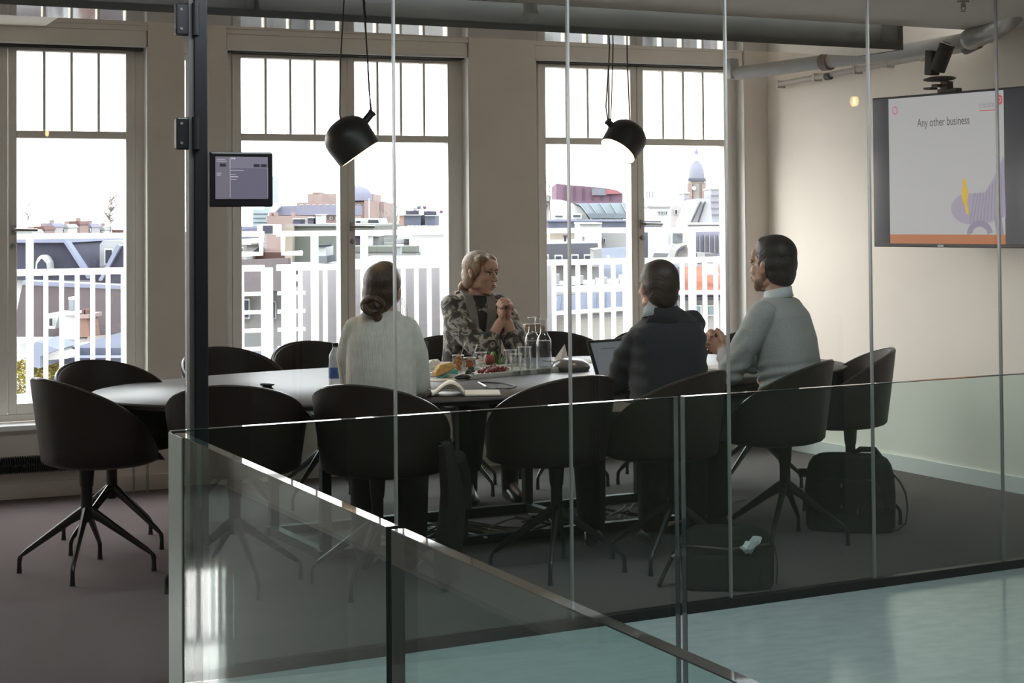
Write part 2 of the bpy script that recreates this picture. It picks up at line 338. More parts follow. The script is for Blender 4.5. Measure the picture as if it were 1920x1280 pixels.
# ------------------------------------------------------------------ convector, pipes, duct, ceiling fittings
t = empty('convector_heater', (.55, 9.70, .15), 0, 'long black finned convector low under the left window', 'heater')
q = MB()
for k in range(96): q.bb((k*.0125, -.045, 0), (k*.0125+.003, .045, .085))
f = q.build('fins', mat('heater_black', (.012, .012, .013), .5, var=.1), t); f['kind'] = 'stuff'
q = MB(); q.tube([(-.02, -.02, .04), (1.22, -.02, .04)], .014, 10); q.tube([(-.02, .02, .04), (1.22, .02, .04)], .014, 10); q.build('heater_pipe', blacksteel, t, True)
for x in (.1, 1.1):
    q = MB(); q.bb((x, .02, .0), (x+.03, .068, .06)); q.build('wall_bracket', blacksteel, t)
t = empty('heating_valve', (2.06, 9.69, 0), 0, 'chromed radiator valve on thin pipe by the wall', 'valve')
q = MB(); q.tube([(0, 0, 0), (0, 0, .21)], .007, 8); q.tube([(-.07, .03, .0), (-.07, .03, .16)], .006, 8); q.build('riser_pipe', chrome, t, True)
q = MB(); q.cyl((0, 0, .225), .016, .04, 12); q.cyl((0, 0, .255), .011, .03, 12); q.tube([(0, 0, .22), (-.07, 0, .22)], .008, 8); q.build('valve_body', chrome, t, True)

t = empty('ventilation_duct', (5.72, 9.45, 2.42), 0, 'grey ventilation duct running along right wall above last window', 'duct')
ductm = mat('galvanised_duct', (.36, .36, .35), .45, var=.06, vscale=10)
q = MB(); q.bb((-.03, -.03, -.045), (.03, .03, .085)); q.build('drop_box', ductm, t, bev=.005)
q = MB(); q.tube([(.02, -.02, -.01), (.12, -.55, .0), (.26, -1.45, .01), (.33, -1.9, .03)], .042, 14); dq = q.build('duct_pipe', ductm, t, True)
q = MB(); q.tube([(.155, -.78, .0), (.165, -.84, .0)], .052, 14); q.build('pipe_collar', mat('rust_collar', (.20, .15, .12), .6, var=.15), dq, True)
q = MB()
pts = [V((.33, -1.9, .03)), V((.33, -2.1, .06)), V((.28, -2.3, .10)), V((.20, -2.45, .15)), V((.14, -2.6, .22))]
fp = []
for i in range(len(pts)-1):
    for k in range(6): fp.append(pts[i].lerp(pts[i+1], k/6))
q.tube(fp, [.055+.005*(i % 2) for i in range(len(fp))], 14); q.build('flexible_hose', mat('foil_hose', (.40, .41, .40), .35, metal=.4, var=.1, vscale=30), t, True)
t = empty('conduit_pipe', (0, 0, 0), 0, 'thin pale conduit pipe with clips along the top of right wall', 'pipe')
a, b_ = V((6.13, 9.55, 2.36)), V((6.19, 7.75, 2.425))
q = MB(); q.tube([a, b_], .018, 10); q.build('pipe', mat('pale_pipe', (.45, .42, .38), .5, var=.04), t, True)
for u in (.0, .22, .45, .62, .8):
    q = MB(); q.box(a.lerp(b_, u)+V((.012, 0, 0)), (.06, .03, .05)); q.build('clip', mat('pale_pipe', (.45, .42, .38)), t, bev=.004)
q = MB(); q.cyl(a.lerp(b_, .3)+V((-.005, 0, -.01)), .022, .05, 12, M.Rotation(pi/2, 3, 'X')); q.build('cable_gland', blacksteel, t, True)
q = MB(); q.tube([b_, b_+V((0, -.12, .02))], [.034, .030], 12); q.tube([b_+V((0, -.12, .03)), b_+V((.0, -.16, .03))], .016, 10); q.build('end_cap', mat('end_cap_grey', (.18, .17, .16), .5, var=.1), t, True)
# movement sensor on the beam, sprinkler heads
ps = onz(991, 8, 2.51)
t = empty('motion_sensor', (ps.x, ps.y-.02, 2.51), 0, 'white conical motion sensor hanging under the ceiling beam', 'sensor')
sm = mat('sensor_white', (.60, .61, .59), .35, var=.03)
q = MB(); q.cyl((0, 0, -.018), .034, .036, 20); q.build('mount', sm, t, True)
q = MB(); q.lathe([(.04, -.036), (.041, -.05), (.034, -.058), (.024, -.072), (.012, -.083), (.001, -.085)], (0, 0, 0), 20); q.build('lens_dome', sm, t, True)
for px, py, lb in ((543, -8, 'small steel sprinkler head on the ceiling near the left lamp'), (1806, 2, 'small steel sprinkler head on the ceiling above the television')):
    p = onz(px, py, 2.51); t = empty('sprinkler_head', (p.x, p.y, 2.51), 0, lb, 'sprinkler')
    q = MB(); q.cyl((0, 0, -.004), .028, .008, 16); q.build('ceiling_plate', chrome, t, True)
    q = MB(); q.cyl((0, 0, -.018), .008, .024, 10); q.tube([(-.012, 0, -.012), (-.012, 0, -.038), (0, 0, -.046)], .0025, 6); q.tube([(.012, 0, -.012), (.012, 0, -.038), (0, 0, -.046)], .0025, 6); q.cyl((0, 0, -.05), .014, .003, 12); q.build('nozzle', chrome, t, True)

# ------------------------------------------------------------------ pendant lamps
lampm = mat('lamp_black', (.017, .015, .014), .38, var=.1, vscale=10)
def lamp(name_lbl, c, axis, cables, canopy=None, warm=2.5):
    c = V(c); ax = V(axis).normalized(); x, y = perp(ax); R = M((x, y, ax)).transposed()      # +z of the lamp looks out of its mouth
    t = empty('pendant_lamp', c, 0, name_lbl, 'lamp')
    prof = [(.0955, .075), (.0985, .075), (.102, .02), (.104, -.01), (.101, -.035), (.090, -.058), (.070, -.078), (.04, -.092), (.018, -.096), (.001, -.097)]
    q = MB(); q.lathe(prof, (0, 0, 0), 32, R); q.lathe([(.0955, .075), (.094, .0), (.088, -.045)], (0, 0, 0), 32, R); q.build('shade', lampm, t, True)
    q = MB(); q.lathe([(.0955, .073), (.06, .068), (.001, .066)], (0, 0, 0), 32, R); q.build('diffuser', mat('lamp_glow', (.9, .8, .6), .5, emit=(1., .66, .30), estr=7.), t, True)
    for k, pts in enumerate(cables):
        q = MB(); q.tube([V(p)-c for p in pts], .0032, 6); q.build('cable', mat('lamp_cable', (.03, .027, .026), .6, var=.1), t, True)
    kp = V(cables[0][-1])-c
    q = MB(); q.tube([kp.normalized()*.085, kp], [.017, .016], 12); q.tube([kp, kp+kp.normalized()*.006], [.019, .018], 12); q.build('cable_grip', lampm, t, True)
    if canopy is not None:
        cp = V(canopy)-c; q = MB(); q.cyl(cp, .12, .026, 24); q.build('canopy', lampm, t, True)
    L = bpy.data.lights.new('lamp_bulb', 'SPOT'); L.energy = warm; L.color = (1, .68, .36); L.spot_size = radians(110); L.shadow_soft_size = .05
    lo = bpy.data.objects.new('lamp_bulb', L); COL.objects.link(lo); lo.parent = t; lo.location = ax*.095; lo.rotation_euler = ax.to_track_quat('-Z', 'Y').to_euler()
    return t
Y1 = 7.0; g = lambda x, y: onY(x, y, Y1)
c1 = g(656, 262); rr, uu = _r, _u
lamp('black bell pendant lamp tilted right with thin glowing rim in front of the middle window', c1, _r*.56-_u*.80+_f*.03,
     [[g(683, 0), g(692, 170), g(697, 212)], [g(645, 0), g(638, 120), g(637, 215), g(642, 230)], [g(681, 0), g(690, 120), g(695, 212)]], g(698, -6))
Y2 = 7.75; g = lambda x, y: onY(x, y, Y2)
c2 = g(1172, 262)
lamp('black bell pendant lamp tilted left with bright open mouth in front of the right window', c2, -_r*.50-_u*.74-_f*.36,
     [[g(1144, 40), g(1142, 110), g(1136, 200), g(1140, 228)], [g(1150, 40), g(1149, 110), g(1145, 232)], [g(1175, 40), g(1176, 110), g(1181, 230)]], None, 3.)

# ------------------------------------------------------------------ table
TZ = .735
tt = empty('meeting_table', (3.36, 7.80, 0), radians(3.2), 'long boat shaped dark oak meeting table with slim black steel base', 'table')
topm = mat('dark_oak_top', (.055, .047, .047), .44, var=.25, vscale=9, stretch=(1, 12, 1), bump=.03, bscale=60, spec=.45)
def sup(a, b, n, k, N): 
    t = 2*pi*k/N; c, s = cos(t), sin(t); return (a*math.copysign(abs(c)**(2/n), c), b*math.copysign(abs(s)**(2/n), s))
N = 96; q = MB()
rings = []
for da, z in ((-.05, TZ-.032), (-.012, TZ-.020), (0, TZ-.010), (0, TZ-.003), (-.003, TZ)): rings.append([V((*sup(1.955+da, .93+da, 2.35, k, N), z)) for k in range(N)])
q.loft(rings); q.build('tabletop', topm, tt, 50)
for y in (-.345, .345):
    q = MB(); q.bb((-1.06, y-.022, .0), (1.06, y+.022, .042)); q.build('floor_rail', blacksteel, tt, bev=.003)
for x in (-1.02, -.35, .35, 1.02):
    for y in (-.345, .345):
        q = MB(); q.bb((x-.022, y-.022, .042), (x+.022, y+.022, TZ-.075)); q.build('leg', blacksteel, tt, bev=.003)
    q = MB(); q.bb((x-.022, -.323, .0), (x+.022, .323, .042)); q.build('crossbar', blacksteel, tt)
    q = MB(); q.bb((x-.03, -.7, TZ-.075), (x+.03, .7, TZ-.031)); q.build('top_rail', blacksteel, tt)
# cables lying in the base
cabm = [mat('cable_brown', (.13, .09, .05), .5, var=.2), mat('cable_white', (.55, .52, .47), .5, var=.05), mat('cable_black', (.02, .02, .02), .5, var=.1)]
tc_ = empty('cable_bundle', (3.36, 7.80, 0), radians(3.2), 'tangle of loose cables lying on carpet under the table', 'cables')
rnd = random.Random(4)
for k in range(9):
    x = rnd.uniform(-.75, .2); pts = []
    for j in range(9): pts.append(V((x+j*.14+rnd.uniform(-.06, .06), -.18+.1*sin(j*1.3+k*2)+rnd.uniform(-.12, .1), .012+abs(sin(j*.9+k))*.06)))
    q = MB(); q.tube(pts, .005, 6); q.build('cable', cabm[k % 3], tc_, True)
st = empty('power_strip', (2.88, 7.66, 0), radians(3.2), 'pale multi socket power strip among the cables under the table', 'power strip')
q = MB(); q.bb((-.05, -.03, 0), (.35, .03, .045)); q.build('housing', mat('strip_beige', (.42, .36, .27), .5, var=.05), st, bev=.006)
for k in range(5):
    q = MB(); q.cyl((.0+k*.07, 0, .047), .022, .006, 14); q.build('socket', mat('socket_grey', (.2, .18, .15), .5, var=.05), st, True)

# ------------------------------------------------------------------ chairs
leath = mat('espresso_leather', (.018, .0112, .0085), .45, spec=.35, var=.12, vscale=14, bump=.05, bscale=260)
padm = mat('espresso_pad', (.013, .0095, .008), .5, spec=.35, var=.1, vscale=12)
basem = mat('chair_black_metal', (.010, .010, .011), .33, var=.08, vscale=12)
def shell_pt(th, t, off=0.):
    # th = 0 is the back, +-pi the front; t from the bottom centre to the rim
    a = abs(th); s = min(1, a/radians(118)); rim = .838-.268*(s**2.0) if a < radians(118) else .576-.112*min(1, (a-radians(118))/radians(26))
    if a > radians(144): rim = .464
    rr = .250; sx = 1.05; back = .5+.5*cos(th)
    if t < .42:
        u = t/.42; r = (rr-.012+off)*sin(u*pi/2)**.9; z = .452+.040*(1-cos(u*pi/2))-(off*.8)
        if rim < .49: z = min(z, rim)
    else:
        u = (t-.42)/.58; z = .492+(rim-.492)*u; r = rr-.012+off+(.010+.036*back)*u**.9*min(1, max(0, (rim-.487)/.2))
        if rim < .49: r = rr-.012+off+.02*u
    return V((sx*r*sin(th), .068-r*cos(th), z))
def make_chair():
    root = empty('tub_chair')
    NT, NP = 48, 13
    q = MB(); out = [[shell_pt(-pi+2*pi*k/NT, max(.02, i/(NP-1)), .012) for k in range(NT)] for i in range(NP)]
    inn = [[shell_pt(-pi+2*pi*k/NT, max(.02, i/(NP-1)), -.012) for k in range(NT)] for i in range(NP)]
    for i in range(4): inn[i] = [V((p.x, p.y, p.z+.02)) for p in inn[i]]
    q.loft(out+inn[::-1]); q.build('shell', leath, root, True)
    q = MB(); rim = [shell_pt(-radians(112)+radians(224)*k/40, 1., .003)+V((0, 0, .0035)) for k in range(41)]; q.tube(rim, .0062, 6); q.build('piping', mat('glint_piping', (.05, .038, .032), .25, var=.1, vscale=20), root, True)  # paler tube along the rim, the leather's highlight put into its colour
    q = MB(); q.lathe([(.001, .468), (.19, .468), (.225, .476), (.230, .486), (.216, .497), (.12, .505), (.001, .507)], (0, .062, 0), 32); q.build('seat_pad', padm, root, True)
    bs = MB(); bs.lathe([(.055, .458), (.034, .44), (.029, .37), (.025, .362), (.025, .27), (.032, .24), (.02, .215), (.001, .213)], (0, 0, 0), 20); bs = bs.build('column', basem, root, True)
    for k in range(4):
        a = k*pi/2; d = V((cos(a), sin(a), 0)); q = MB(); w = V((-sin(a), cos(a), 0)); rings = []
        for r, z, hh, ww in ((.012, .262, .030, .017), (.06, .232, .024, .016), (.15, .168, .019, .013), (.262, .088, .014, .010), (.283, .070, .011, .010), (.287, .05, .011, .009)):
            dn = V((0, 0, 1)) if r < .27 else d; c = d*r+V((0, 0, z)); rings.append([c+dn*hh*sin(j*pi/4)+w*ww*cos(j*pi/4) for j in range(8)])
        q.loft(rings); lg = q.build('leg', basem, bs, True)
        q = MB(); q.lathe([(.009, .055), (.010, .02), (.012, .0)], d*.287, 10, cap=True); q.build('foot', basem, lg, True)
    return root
def rzf(fx, fy): return atan2(-fx, fy)
CH = [((1.352, 7.596), (.95, .30), -21.6, 'dark tub chair at the left table end, front left, back toward us'),
      ((1.573, 8.186), (.36, -.92), 40, 'dark tub chair behind the left table tip under the left window'),
      ((2.30, 8.74), (.25, -.97), 30, 'dark tub chair behind the table partly hidden by the black glass post'),
      ((2.826, 8.91), (.12, -.99), 40, 'dark tub chair by the middle window, left of the water bottle'),
      ((1.853, 7.026), (.405, .914), 4, 'near side tub chair behind the glass corner, back to us beside the post'),
      ((2.377, 6.752), (.72, .69), -41, 'near side tub chair under the woman in cream sweater'),
      ((3.62, 8.95), (-.05, -1), 20, 'far side tub chair under the blonde woman in patterned cardigan'),
      ((4.27, 8.95), (-.1, -1), 35, 'far side tub chair with beige pouch on top, behind carafes'),
      ((3.174, 6.72), (-.20, .98), -31, 'empty near side tub chair between the brunette woman and the man in navy'),
      ((3.70, 6.645), (-.50, .87), 41, 'near side tub chair under the man in the navy jacket'),
      ((4.41, 6.86), (-.62, .78), 45, 'near side tub chair under the man in the grey sweater'),
      ((5.06, 7.27), (-.88, .47), 20, 'rightmost tub chair at the table end, behind the black laptop bag'),
      ((4.80, 8.80), (-.2, -.98), 10, 'far side tub chair mostly hidden behind the man in navy'),
      ((5.25, 8.45), (-.55, -.83), 25, 'far side tub chair mostly hidden behind the man in grey')]
ch0 = make_chair()
for i, (p, fd, ba_, lb) in enumerate(CH):
    c = ch0 if i == 0 else copy_tree(ch0)
    c.location = (*p, 0); c.rotation_euler = (0, 0, rzf(*fd)); tag(c, lb, 'chair', 'tub chairs around the meeting table')
    for k in c.children:
        if k.name.startswith('column'): k.rotation_euler = (0, 0, radians(ba_)-rzf(*fd))
# ------------------------------------------------------------------ things on the table
def tz(x, y): return onz(x, y, TZ)
plast = mat('clear_plastic', (.80, .80, .78), .15, alpha=.28, spec=.6, var=.03)
drink = glassm('drinking_glass', (.93, .94, .94), 2.2)
rimm = mat('glass_rim', (.86, .84, .82), .1, spec=.8, var=.02)
white = mat('paper_white', (.74, .71, .66), .8, var=.04, vscale=30)
cream = mat('page_cream', (.66, .61, .53), .8, var=.05, vscale=40)
p = tz(629, 727); t = empty('water_bottle', p, 0, 'clear plastic water bottle with dark cap beside the brunette woman', 'bottle')
q = MB(); q.lathe([(.001, .0), (.028, .0), (.031, .006), (.030, .045), (.031, .05), (.031, .10), (.029, .12), (.030, .14), (.027, .155), (.014, .178), (.012, .19)], (0, 0, 0), 20); q.build('bottle_body', mat('bottle_plastic', (.66, .70, .74), .12, alpha=.55, spec=.7, var=.15, vscale=60), t, True)
q = MB(); q.lathe([(.0315, .045), (.0315, .095)], (0, 0, 0), 20); q.build('label_sleeve', mat('blue_label', (.06, .13, .34), .4, var=.3, vscale=40), t, True)
q = MB(); q.cyl((0, 0, .197), .014, .018, 16); q.build('cap', mat('cap_dark', (.02, .02, .03), .4, var=.1), t, True)
p = tz(501, 728); t = empty('microphone_puck', p, 0, 'small flat black microphone puck alone on the left half of table', 'microphone')
q = MB(); q.lathe([(.001, 0), (.026, 0), (.028, .004), (.022, .009), (.022, .012), (.033, .015), (.034, .021), (.025, .025), (.001, .026)], (0, 0, 0), 24); q.build('body', mat('puck_black', (.015, .015, .016), .3, var=.1), t, True)
q = MB(); q.lathe([(.022, .0255), (.015, .0275), (.001, .028)], (0, 0, 0), 20); q.build('touch_cap', greysteel, t, True)

lapm = mat('laptop_black', (.014, .014, .016), .35, var=.1)
def laptop(pos, fx, fy, w, h, d, tilt, lb, scr, scrs):
    t = empty('laptop', pos, rzf(fx, fy), lb, 'laptop')      # local +y looks away from its user
    q = MB(); q.bb((-w/2, -d, 0), (w/2, 0, .016)); q.build('base', lapm, t, bev=.003)
    q = MB()
    for r in range(4):
        for c in range(11): q.bb((-w*.43+c*w*.079, -d*.22-r*.02-.014, .016), (-w*.43+c*w*.079+w*.066, -d*.22-r*.02, .0175))
    kb = q.build('keyboard', mat('key_black', (.02, .02, .022), .5, var=.1), t); kb['kind'] = 'stuff'
    q = MB(); q.bb((-w*.16, -d*.92, .016), (w*.16, -d*.62, .0168)); q.build('touchpad', mat('pad_grey', (.05, .05, .05), .3, var=.05), t)
    R = M.Rotation(-tilt, 3, 'X'); q = MB(); q.box(R @ V((0, .003, h/2))+V((0, 0, .016)), (w, .007, h), R); ld = q.build('lid', lapm, t, bev=.002)
    q = MB(); q.box(R @ V((0, -.0012, h/2+.006))+V((0, 0, .016)), (w*.88, .001, h*.80), R); q.build('screen', scr, ld)
    for o in scrs:
        q = MB(); q.box(R @ V((o[0], -.0022, h/2+o[1]))+V((0, 0, .016)), (o[2], .0008, o[3]), R); q.build(o[4], o[5], ld)
    return t
p = tz(790, 738); laptop(V((2.56, 7.10, TZ)), .42, .91, .33, .225, .22, radians(14), 'dark laptop hidden behind the back of the woman in cream sweater', mat('screen_off', (.01, .01, .014), .2, var=.05), [])
p = tz(1140, 722); laptop(V((3.73, 7.18, TZ)), -.30, .95, .30, .20, .20, radians(22), 'black laptop showing a pale slide beside the man in navy', emis('laptop_slide', (.105, .115, .125), .8),
    [(-.02, .055, .11, .004, 'slide_title', emis('slide_ink', (.05, .05, .055), .8)), (.055, -.045, .035, .022, 'slide_figure', emis('slide_ink', (.05, .05, .055), .8))])

def tray(pos, rz, w, d, lb):
    t = empty('serving_tray', pos, rz, lb, 'tray'); tm = mat('tray_grey', (.56, .57, .53), .35, var=.04)
    q = MB(); q.bb((-w/2, -d/2, 0), (w/2, d/2, .006)); q.build('tray_base', tm, t)
    q = MB()
    for a, b in (((-w/2, -d/2, .0), (w/2, -d/2+.008, .022)), ((-w/2, d/2-.008, .0), (w/2, d/2, .022)), ((-w/2, -d/2, .0), (-w/2+.008, d/2, .022)), ((w/2-.008, -d/2, .0), (w/2, d/2, .022))): q.bb(a, b)
    q.build('tray_rim', tm, t, bev=.003); return t
a, b_ = tz(868, 712), tz(973, 703)
RT = atan2((b_-a).y, (b_-a).x); wT = (b_-a).length; ux = (b_-a).normalized(); uy = V((-ux.y, ux.x, 0))
tray(a+ux*wT/2+uy*.16, RT, wT, .32, 'grey rectangular food tray with salad cups and red fruit on it')
a2, b2 = tz(973, 703), tz(1054, 696)
ux2 = (b2-a2).normalized(); uy2 = V((-ux2.y, ux2.x, 0)); w2 = (b2-a2).length
tray(a2+ux2*(w2/2+.004)+uy2*.17, atan2(ux2.y, ux2.x), w2, .34, 'grey tray with water carafes and upside down glasses on it')
TB = TZ+.0065
def tb2(x, y): return onz(x, y, TB)
cupm = glassm('salad_cup', (.95, .95, .94), 1.6)
def salad(px, py, cols, lb, r=.029, h=.088, fork=None):
    c = tb2(px, py); t = empty('salad_cup', c, 0, lb, 'cup', 'salad cups on the food tray')
    q = MB(); q.lathe([(.001, .001), (r*.8, .001), (r, h)], (0, 0, 0), 20); q.build('cup_wall', cupm, t, True)
    q = MB(); q.tube([V((r*cos(2*pi*k/20), r*sin(2*pi*k/20), h)) for k in range(21)], .0016, 6); q.build('cup_rim', rimm, t, True)
    rr_ = random.Random(int(px)); z = .012
    for mi, (nm, m, n, z0, z1) in enumerate(cols):
        q = MB()
        for k in range(n):
            a_ = rr_.uniform(0, 6.28); rd = rr_.uniform(0, r*.66); s = rr_.uniform(.005, .009)
            q.ell((rd*cos(a_), rd*sin(a_), rr_.uniform(z0, z1)), (s*1.3, s, s), M.Rotation(rr_.uniform(0, 3), 3, 'X'), 0, 7, 5)
        f = q.build(nm, m, t, True); f['kind'] = 'stuff'
    if fork:
        q = MB(); a_, b3 = V((0, 0, .04)), fork; q.tube([a_, b3], [.0022, .0030], 6); q.build('plastic_fork', plast, t, True)
orange = mat('salad_orange', (.42, .13, .035), .5, var=.3, vscale=80); green = mat('leaf_green', (.10, .16, .03), .6, var=.3, vscale=60); yellow = mat('pasta_yellow', (.45, .28, .06), .5, var=.3, vscale=70)
darkg = mat('lentil_dark', (.05, .06, .045), .6, var=.3, vscale=90); redm = mat('fruit_red', (.20, .022, .018), .3, var=.3, vscale=60)
salad(859, 699, [('pasta', yellow, 26, .03, .075), ('tomato', orange, 20, .02, .08)], 'clear cup of orange and yellow pasta salad at the back left of tray', fork=V((.03, -.02, .15)))
salad(881, 704, [('lentils', darkg, 30, .008, .04), ('carrot', orange, 26, .042, .08)], 'clear cup of carrot over dark lentils at the front of tray', fork=V((.045, .01, .15)))
salad(902, 693, [('cream', white, 22, .01, .07)], 'clear cup of pale dip behind the red fruit on tray')
c = tb2(931, 699); t = empty('grape_bunch', c, RT, 'bunch of dark red grapes lying on the food tray', 'grapes'); rr_ = random.Random(3)
gr = MB(); gr.ell((0, 0, .009), (.0095, .0095, .0095), None, 0, 9, 6); g0 = gr.build('grape', redm, t, True, loc=(0, 0, 0))
for k in range(64):
    x = rr_.uniform(-.085, .075); y = rr_.uniform(-.035, .05); zz = rr_.uniform(0, .026)*(1-abs(x)/.1)
    g_ = g0 if k == 0 else g0.copy()
    if k: COL.objects.link(g_); g_.parent = t
    g_.location = (x, y, zz)
q = MB(); q.tube([(-.04, .02, .03), (0, .01, .045), (.04, .03, .035)], .002, 6); q.build('grape_stem', green, t, True)
c = tb2(917, 683); t = empty('red_apple', c, 0, 'small red apple at the back edge of the food tray', 'apple')
q = MB(); q.lathe([(.001, .003), (.015, .0), (.028, .014), (.031, .03), (.025, .046), (.012, .05), (.001, .045)], (0, 0, 0), 18); q.build('flesh', mat('apple_red', (.36, .07, .05), .3, var=.4, vscale=30), t, True)
q = MB(); q.tube([(0, 0, .044), (.004, 0, .058)], .0016, 6); q.build('stem', darkg, t)
c = tb2(931, 681); t = empty('lettuce_leaf', c, 0, 'crumpled green lettuce leaf behind the red grapes on tray', 'lettuce')
q = MB(); N = 9; rings = []
for i in range(N):
    rings.append([V(((i/(N-1)-.5)*.07, (j/6-.5)*.05, .022+.03*sin(i*.8)+.014*sin(j*1.9+i))) for j in range(7)])
q.loft(rings, False, 0, False); lf = q.build('leaf_blade', mat('lettuce_green', (.13, .24, .05), .5, var=.35, vscale=60), t, True); s = lf.modifiers.new('thick', 'SOLIDIFY'); s.thickness = .003
c = tz(836, 708); t = empty('wrapped_sandwich', c, RT-.3, 'half sandwich in a teal paper wrapper beside the food tray', 'sandwich')
q = MB(); q.prism([(-.055, 0), (.055, 0), (.05, .045)], 'y', -.03, .03); q.build('wrapper', mat('teal_paper', (.09, .33, .29), .5, var=.2, vscale=40), t, bev=.004)
q = MB(); q.prism([(-.06, .004), (.052, .05), (.02, .075), (-.035, .066), (-.062, .03)], 'y', -.027, .027); q.build('bread', mat('bread_orange', (.60, .36, .12), .7, var=.25, vscale=50, bump=.3, bscale=120), t, bev=.008)
c = tz(812, 700); t = empty('paper_napkin', c, .4, 'crumpled white paper napkin left of the wrapped sandwich', 'napkin')
q = MB(); rr_ = random.Random(9); rings = []
for i in range(7):
    a_ = i/6; rings.append([V(((a_-.5)*.11, .045*cos(2*pi*k/10)*(.5+sin(pi*a_))*rr_.uniform(.7, 1.1), .032+.03*sin(2*pi*k/10)*(.3+sin(pi*a_))*rr_.uniform(.7, 1.2))) for k in range(10)])
q.loft(rings); q.build('crumpled_sheet', white, t, 25)
c = tz(834, 712); t = empty('card_sheet', c, RT-.35, 'flat pale card lying under the teal sandwich wrapper', 'card')
q = MB(); q.bb((-.085, -.06, 0), (.085, .06, .003)); q.build('card_face', cream, t)
c = tz(868, 712); t = empty('sunglasses_case', c, RT, 'small black case by the near corner of the food tray', 'case')
q = MB(); q.ell((0, 0, .014), (.05, .02, .014)); q.build('case_body', lapm, t, True)
q = MB(); q.tube([V((.0505*cos(2*pi*k/24), .0205*sin(2*pi*k/24), .014)) for k in range(25)], .0012, 5); q.build('case_seam', greysteel, t, True)

def tumbler(px, py, lb, r, h):
    c = tb2(px, py); t = empty('water_glass', c, 0, lb, 'glass', 'water glasses on the drinks tray')
    q = MB(); q.lathe([(r*.80, .0), (r, h), (r-.002, h), (r*.80-.003, .008), (.001, .008)], (0, 0, 0), 22); q.build('glass_wall', drink, t, True)
    q = MB(); q.tube([V((r*cos(2*pi*k/22), r*sin(2*pi*k/22), h)) for k in range(23)], .0014, 6); q.build('glass_rim', rimm, t, True)
    q = MB(); q.cyl((0, 0, .004), r*.79, .007, 22); q.build('glass_foot', drink, t, True)
tumbler(957, 684, 'wide drinking glass at the back left of the drinks tray', .034, .078)
tumbler(968, 701, 'narrow drinking glass at the front left of the drinks tray', .029, .098)
tumbler(984, 699, 'tall drinking glass in front of the carafes', .034, .128)
def carafe(px, py, fill, lb):
    c = tb2(px, py); t = empty('water_carafe', c, 0, lb, 'carafe', 'water carafes on the drinks tray')
    pr = [(.033, 0), (.038, .006), (.0385, .14), (.034, .165), (.019, .19), (.0165, .225), (.021, .262)]
    q = MB(); q.lathe([(.001, 0)]+pr, (0, 0, 0), 24); q.build('carafe_wall', drink, t, True)
    q = MB(); q.tube([V((.021*cos(2*pi*k/20), .021*sin(2*pi*k/20), .262)) for k in range(21)], .002, 6); q.build('carafe_rim', rimm, t, True)
    q = MB(); q.lathe([(.001, .006), (.033, .006), (.0355, .02), (.0355, fill), (.001, fill)], (0, 0, 0), 24); q.build('water', glassm('carafe_water', (.72, .74, .77), 1.5), t, True)
carafe(998, 692, .145, 'half full glass water carafe, the left and rear of two')
carafe(1020, 697, .155, 'glass water carafe full to its shoulder, the right of two')
c = tz(1070, 694); t = empty('speakerphone', c, 0, 'grey domed conference speakerphone between carafes and black laptop', 'speakerphone')
q = MB(); q.lathe([(.001, 0), (.09, 0), (.098, .01), (.098, .022)], (0, 0, 0), 32); q.build('speaker_base', mat('phone_grey', (.10, .10, .095), .45, var=.05), t, True)
q = MB(); q.lathe([(.098, .022), (.092, .034), (.07, .05), (.035, .059), (.001, .061)], (0, 0, 0), 32); q.build('dome', mat('phone_dome', (.13, .125, .13), .22, var=.05, spec=.7), t, True)
c = tz(1053, 675); t = empty('tent_card', c, .5, 'white folded paper tent card behind the speakerphone', 'card')
q = MB(); q.add([(-.04, -.02, 0), (.035, -.02, 0), (.03, 0, .085), (-.035, .03, 0), (.04, .03, 0)], [(0, 1, 2), (3, 2, 4), (0, 2, 3)]); f = q.build('folded_sheet', white, t); s = f.modifiers.new('thick', 'SOLIDIFY'); s.thickness = .001
c = tz(1075, 678); t = empty('paper_sheet', c, .2, 'white printed sheets lying behind the speakerphone', 'paper')
q = MB(); q.bb((-.10, -.14, 0), (.11, .14, .003)); q.build('sheet', white, t)
q = MB(); q.box((.02, .02, .0042), (.2, .28, .002), .12); q.build('sheet', white, t)
c = tz(1356, 690); t = empty('paper_sheet', c, .3, 'white sheets of paper in front of the man in grey', 'paper')
q = MB(); q.bb((-.10, -.14, 0), (.10, .14, .003)); q.build('sheet', white, t)
q = MB(); q.box((.02, -.02, .0042), (.2, .28, .002), -.16); q.build('sheet', white, t)
# open notebook: left leaves curl up, right page lies flat
sp = tz(872, 743); e1 = tz(957, 742); ux = (e1-sp).normalized(); t = empty('open_notebook', sp, atan2(ux.y, ux.x), 'open cream notebook with curling left pages on near table edge', 'notebook')
q = MB()
def leafcurve(lift, z0, x1):
    pts = []
    for i in range(13):
        u = i/12; pts.append((-x1*u, z0+lift*sin(pi*min(1, u*1.15))*(1-.35*u)))
    return pts
for k in range(4):
    c_ = leafcurve(.035+.006*k, .003+k*.002, .165-.004*k); q = MB(); q.loft([[V((x, .0, z)) for x, z in c_], [V((x, .20, z)) for x, z in c_]], False, 0, False)
    f = q.build('page', cream, t, True); s = f.modifiers.new('thick', 'SOLIDIFY'); s.thickness = .0012
q = MB(); q.bb((.0, .0, 0), (.155, .20, .009)); q.build('page_block', cream, t, bev=.003)
q = MB(); q.bb((-.17, -.004, -.0005), (.16, .205, .002)); q.build('cover', lapm, t)
q = MB()
for k in range(3): q.box((-.02+.0*k, .03+.012*k, .036-.001*k), (.018, .006, .001), M.Rotation(.8, 3, 'Y'))
q.build('ink_note', mat('blue_ink', (.05, .06, .16), .6, var=.2), t)
